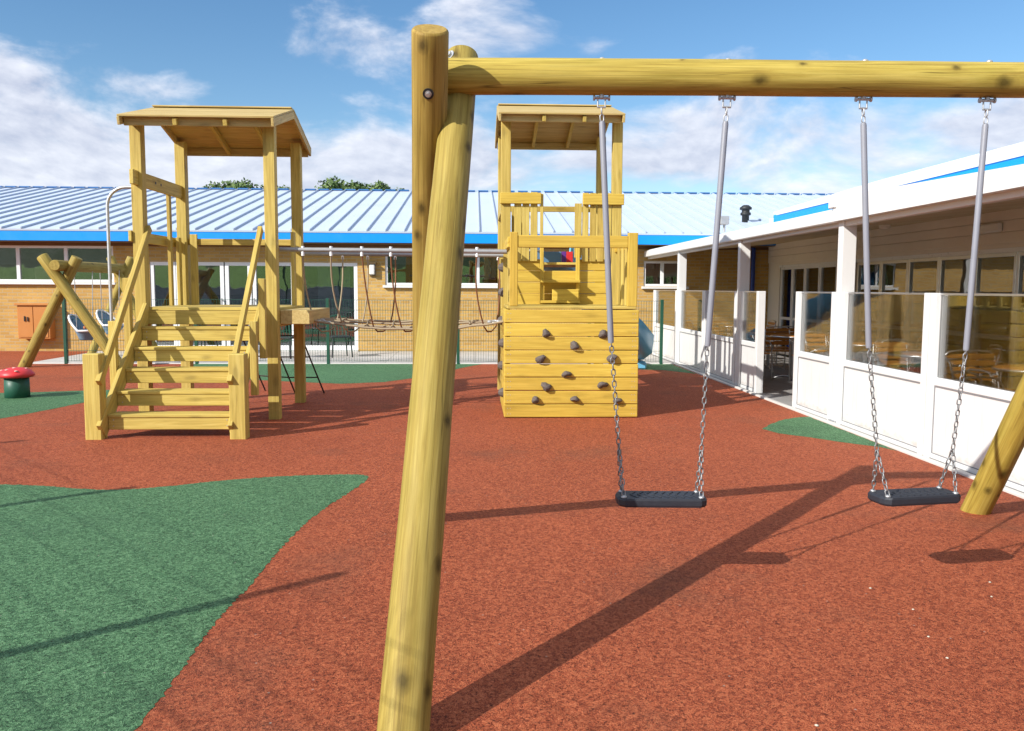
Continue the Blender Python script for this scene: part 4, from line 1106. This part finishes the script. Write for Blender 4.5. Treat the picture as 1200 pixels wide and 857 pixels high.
def cradle():
    r = empty('cradle_swing', (0, 0, 0))
    m = MB(); vs, fs = [], []; rings = 7; n = 20
    for i in range(rings):
        t = i/(rings-1)
        for k_ in range(n):
            a = 6.28318*k_/n; back = max(0, -math.cos(a))
            rr = .12+.15*t; z = -.14+.40*t*(.45+.75*back)
            vs.append(Vector((rr*.85*math.sin(a), rr*math.cos(a)-.05*back*t, z)))
    for i in range(rings-1):
        for k_ in range(n): fs.append([i*n+k_, i*n+(k_+1) % n, (i+1)*n+(k_+1) % n, (i+1)*n+k_])
    fs.append(list(range(n)))
    m._add(vs, fs, vs, True); m.build('shell', SEATB, r)
    top = [vs[(rings-1)*n+k_]+Vector((0, 0, .01)) for k_ in range(n)]
    MB().tube(top+[top[0]], .022, 8).build('rim', PVC, r)
    MB().tube([(0, .04, -.08), (0, .22, .10)], .035, 8).tube([(-.21, .13, .12), (0, .22, .12), (.21, .13, .12)], .024, 8).build('safety_bar', plain('orange_plastic', (.55, .2, .08), .45), r)
    for sx in (-1, 1): MB().tube([(sx*.22, -.02, .12), (sx*.25, 0, 1.22)], .008, 6).build('chain', GALV, r)
    return r
CS = cradle()
for i, (yy, lb) in enumerate(((16.9, 'grey blue cradle swing seat nearer the leaning log leg, white rim'), (18.0, 'grey blue cradle swing seat farther back, half hidden by the stair post'))):
    c = CS if i == 0 else copy_tree(CS)
    t = (yy-bm0.y)/(bm1.y-bm0.y); bx_ = bm0.x+(bm1.x-bm0.x)*t
    c.location = (bx_, yy, .60+.06*i); c.rotation_euler = (0, 0, rad(-105-8*i)); tag(c, lb, 'swing', 'toddler cradle swings')

# ------------------------------------------------------------------ mushroom stool
mu = empty('mushroom_stool', (G(15, 467).x, G(15, 467).y+.12, 0)); ml = mu.location
tag(mu, 'red capped mushroom stool with dark green stem on a green patch', 'stool')
MB().lathe(ml, [(.155, -.02), (.155, .12), (.15, .285)], 22).build('stem', STEM, mu)
cp = MB().lathe(ml, [(.10, .27), (.20, .275), (.225, .295), (.215, .33), (.17, .375), (.10, .40), (.02, .41)], 24).build('cap', REDP, mu)
sp = MB()
for a, rr, z in ((-1.9, .15, .385), (-1.1, .175, .372), (-2.8, .17, .372), (.2, .12, .393), (-1.5, .06, .406)):
    sp.lathe(ml+Vector((rr*math.cos(a), rr*math.sin(a), z-.005)), [(.026, 0), (.022, .008), (.008, .012)], 10)
sp.build('spots', PALER, cp)

# tiny pale flakes on the rubber
for (px, py) in ((1070, 715), (1088, 747), (1110, 772), (1160, 683), (1162, 700), (957, 851), (1020, 690)):
    p = G(px, py); m = MB(); n = 7; a0 = random.uniform(0, 6)
    m.lathe(p+Vector((0, 0, .001)), [(.004, 0), (random.uniform(.005, .0085), .002), (.003, .005)], 6)
    tag(m.build('pale_flake', PALEF), 'tiny pale flake lying on the red rubber in the lower right', 'flake', 'pale flakes on the red rubber')

# ------------------------------------------------------------------ trees beyond the roof ridge
def tree(x, y, zt, w, hcr, label, seed, nleaf=5200):
    rnd = random.Random(seed); r = empty('tree', (x, y, 0)); tag(r, label, 'tree', 'trees beyond the roof')
    zc = zt-hcr/2
    t = MB().tube([(x, y, -.1), (x+.1, y, zc*.4), (x-.1, y+.1, zc*.8), (x, y, zc+.3)], [.28, .22, .16, .08], 10)
    for k_ in range(7):
        a = rnd.uniform(0, 6.28); e = rnd.uniform(.3, .8)
        t.tube([(x, y, zc*rnd.uniform(.55, .85)), (x+w*.2*math.cos(a), y+w*.2*math.sin(a), zc*.9), (x+w*.42*math.cos(a), y+w*.3*math.sin(a), zc+hcr*e*.3)], [.09, .06, .02], 6)
    t.build('trunk', BARK, r)
    c = MB(); lob = []
    for k_ in range(int(10+w*2)):
        rl = rnd.uniform(.12, .2)*hcr; u_ = rnd.uniform(-.5, .5)
        zz_ = zt-rl-abs(u_)**2*1.6*rnd.uniform(.3, 1) if k_ % 2 else zc+rnd.uniform(-.4, .2)*hcr
        lob.append((Vector((x+u_*w, y+rnd.uniform(-.4, .4)*min(w, 5), zz_)), rl))
    for k_ in range(nleaf):
        lc, lr = rnd.choice(lob); d = Vector((rnd.gauss(0, 1), rnd.gauss(0, 1), rnd.gauss(0, 1))).normalized(); q_ = lc+d*lr*rnd.uniform(.5, 1.08)
        if q_.z > zt: q_.z = zt-rnd.uniform(0, .2)
        a = Vector((rnd.gauss(0, 1), rnd.gauss(0, 1), rnd.gauss(0, 1))).normalized(); b = a.cross(d).normalized(); s_ = rnd.uniform(.07, .14)
        c._add([q_-a*s_, q_+b*s_*.6, q_+a*s_, q_-b*s_*.6], [[0, 1, 2, 3]], [q_]*4)
    c.build('crown', LEAF, r)
tree(-13.7, 50, 7.62, 2.6, 4.4, 'small round green treetop above the roof ridge, left of the front tower post', 1)
tree(-10.9, 50, 7.25, 1.6, 3.6, 'tiny treetop just showing over the ridge between the tower posts', 2, 3000)
tree(-8.3, 50, 7.62, 4.2, 4.6, 'wide green treetop above the ridge, right of the wooden tower', 3, 7000)
tree(-5.9, 51, 7.62, 3.0, 4.4, 'green treetop above the ridge nearest the big log leg', 4)

# ------------------------------------------------------------------ light and sky
sun_to = Vector((-SX, -SY, 1.0)).normalized()
sd_ = bpy.data.lights.new('sun', 'SUN'); so_ = bpy.data.objects.new('sun', sd_); COL.objects.link(so_)
so_.rotation_euler = sun_to.to_track_quat('Z', 'Y').to_euler(); so_.location = (-10, -10, 15)
sd_.energy = 4.4; sd_.angle = rad(.5); sd_.color = (1.0, .96, .89)
el = math.asin(sun_to.z); az = math.atan2(sun_to.x, sun_to.y)
w_ = bpy.data.worlds.new('World'); S.world = w_; w_.use_nodes = True; nt = w_.node_tree; nt.nodes.clear()
out = N(nt, 'ShaderNodeOutputWorld'); bg = N(nt, 'ShaderNodeBackground'); L(nt, bg.outputs[0], out.inputs[0])
sky = N(nt, 'ShaderNodeTexSky', sky_type='NISHITA'); sky.sun_disc = False; sky.sun_elevation = el; sky.sun_rotation = az
sky.air_density = 1.0; sky.dust_density = .3; sky.ozone_density = 2.0
STR = .10
gen = N(nt, 'ShaderNodeTexCoord').outputs['Generated']
sepv = N(nt, 'ShaderNodeSeparateXYZ'); L(nt, gen, sepv.inputs[0])
nz1 = noise(nt, mapping(nt, gen, (3.2, 3.2, 7.5), loc=(.35, .2, .1)), 1.5, 9, .58, .25)
nz2 = noise(nt, mapping(nt, gen, (3.2, 3.2, 7.5), loc=(.33, .17, .16)), 1.5, 9, .58, .25)
acc = None
lobes = [(-.50, .17, .22, .10, .22), (-.36, .225, .06, .022, .12), (-.30, .13, .34, .05, .17), (-.08, .15, .16, .055, .17), (-.13, .27, .05, .055, .13), (-.03, .325, .06, .025, .10), (.05, .28, .05, .018, .10),
         (.16, .14, .14, .035, .16), (.36, .18, .15, .055, .19), (.56, .18, .14, .05, .15), (.14, .275, .035, .014, .14), (.27, .268, .06, .012, .12), (.62, .20, .06, .03, .10),
         (-.40, .33, .28, .06, -.24), (.40, .33, .30, .05, -.26), (-.26, .205, .10, .035, -.10), (.18, .225, .12, .02, -.08), (.62, .265, .12, .03, -.12)]
for (dx, e, ax_, ay_, wgt) in lobes:
    d = Vector((dx, 1, e)).normalized()
    sub = N(nt, 'ShaderNodeVectorMath', operation='SUBTRACT'); L(nt, gen, sub.inputs[0]); sub.inputs[1].default_value = d
    sc = N(nt, 'ShaderNodeVectorMath', operation='MULTIPLY'); L(nt, sub.outputs[0], sc.inputs[0]); sc.inputs[1].default_value = (1/ax_, 1/max(ax_, .3), 1/ay_)
    ln = N(nt, 'ShaderNodeVectorMath', operation='LENGTH'); L(nt, sc.outputs[0], ln.inputs[0])
    mr = N(nt, 'ShaderNodeMapRange', interpolation_type='SMOOTHSTEP'); L(nt, ln.outputs['Value'], mr.inputs[0])
    mr.inputs[1].default_value = 0; mr.inputs[2].default_value = 1.5; mr.inputs[3].default_value = wgt; mr.inputs[4].default_value = 0
    acc = mr.outputs[0] if acc is None else math_(nt, 'ADD', acc, mr.outputs[0])
hi = N(nt, 'ShaderNodeMapRange', interpolation_type='SMOOTHSTEP'); L(nt, sepv.outputs[2], hi.inputs[0])       # extra unseen cloud added overhead and behind for fill light
hi.inputs[1].default_value = .42; hi.inputs[2].default_value = .75; hi.inputs[3].default_value = 0; hi.inputs[4].default_value = .22
bk = N(nt, 'ShaderNodeMapRange', interpolation_type='SMOOTHSTEP'); L(nt, sepv.outputs[1], bk.inputs[0])
bk.inputs[1].default_value = .4; bk.inputs[2].default_value = -.3; bk.inputs[3].default_value = 0; bk.inputs[4].default_value = .08
acc = math_(nt, 'ADD', acc, math_(nt, 'ADD', hi.outputs[0], bk.outputs[0]))
dens = math_(nt, 'ADD', nz1, acc)
maskc = N(nt, 'ShaderNodeMapRange', interpolation_type='SMOOTHSTEP'); L(nt, dens, maskc.inputs[0]); maskc.inputs[1].default_value = .49; maskc.inputs[2].default_value = .71
relief = math_(nt, 'SUBTRACT', nz1, nz2)                     # thicker towards the sun side: brighter tops
lit = math_(nt, 'ADD', math_(nt, 'MULTIPLY', relief, 4.0), math_(nt, 'SUBTRACT', math_(nt, 'MULTIPLY', dens, -.55), -.92), clamp=True)
ccol = mixc(nt, lit, tuple(x/STR for x in (.36, .40, .52)), tuple(x/STR for x in (.74, .76, .82)))
skyc = N(nt, 'ShaderNodeHueSaturation'); skyc.inputs['Saturation'].default_value = 1.22; skyc.inputs['Value'].default_value = 1.06; L(nt, sky.outputs[0], skyc.inputs['Color'])
fin = mixc(nt, math_(nt, 'MULTIPLY', maskc.outputs[0], .93), skyc.outputs[0], ccol)
L(nt, fin, bg.inputs[0]); bg.inputs[1].default_value = STR

S.view_settings.view_transform = 'Standard'; S.view_settings.look = 'None'; S.view_settings.gamma = 1
S.view_settings.exposure = .5; S.view_settings.use_curve_mapping = False
S.render.engine = 'CYCLES'; S.cycles.max_bounces = 8; S.cycles.transparent_max_bounces = 16
try: S.cycles.use_denoising = True
except Exception: pass
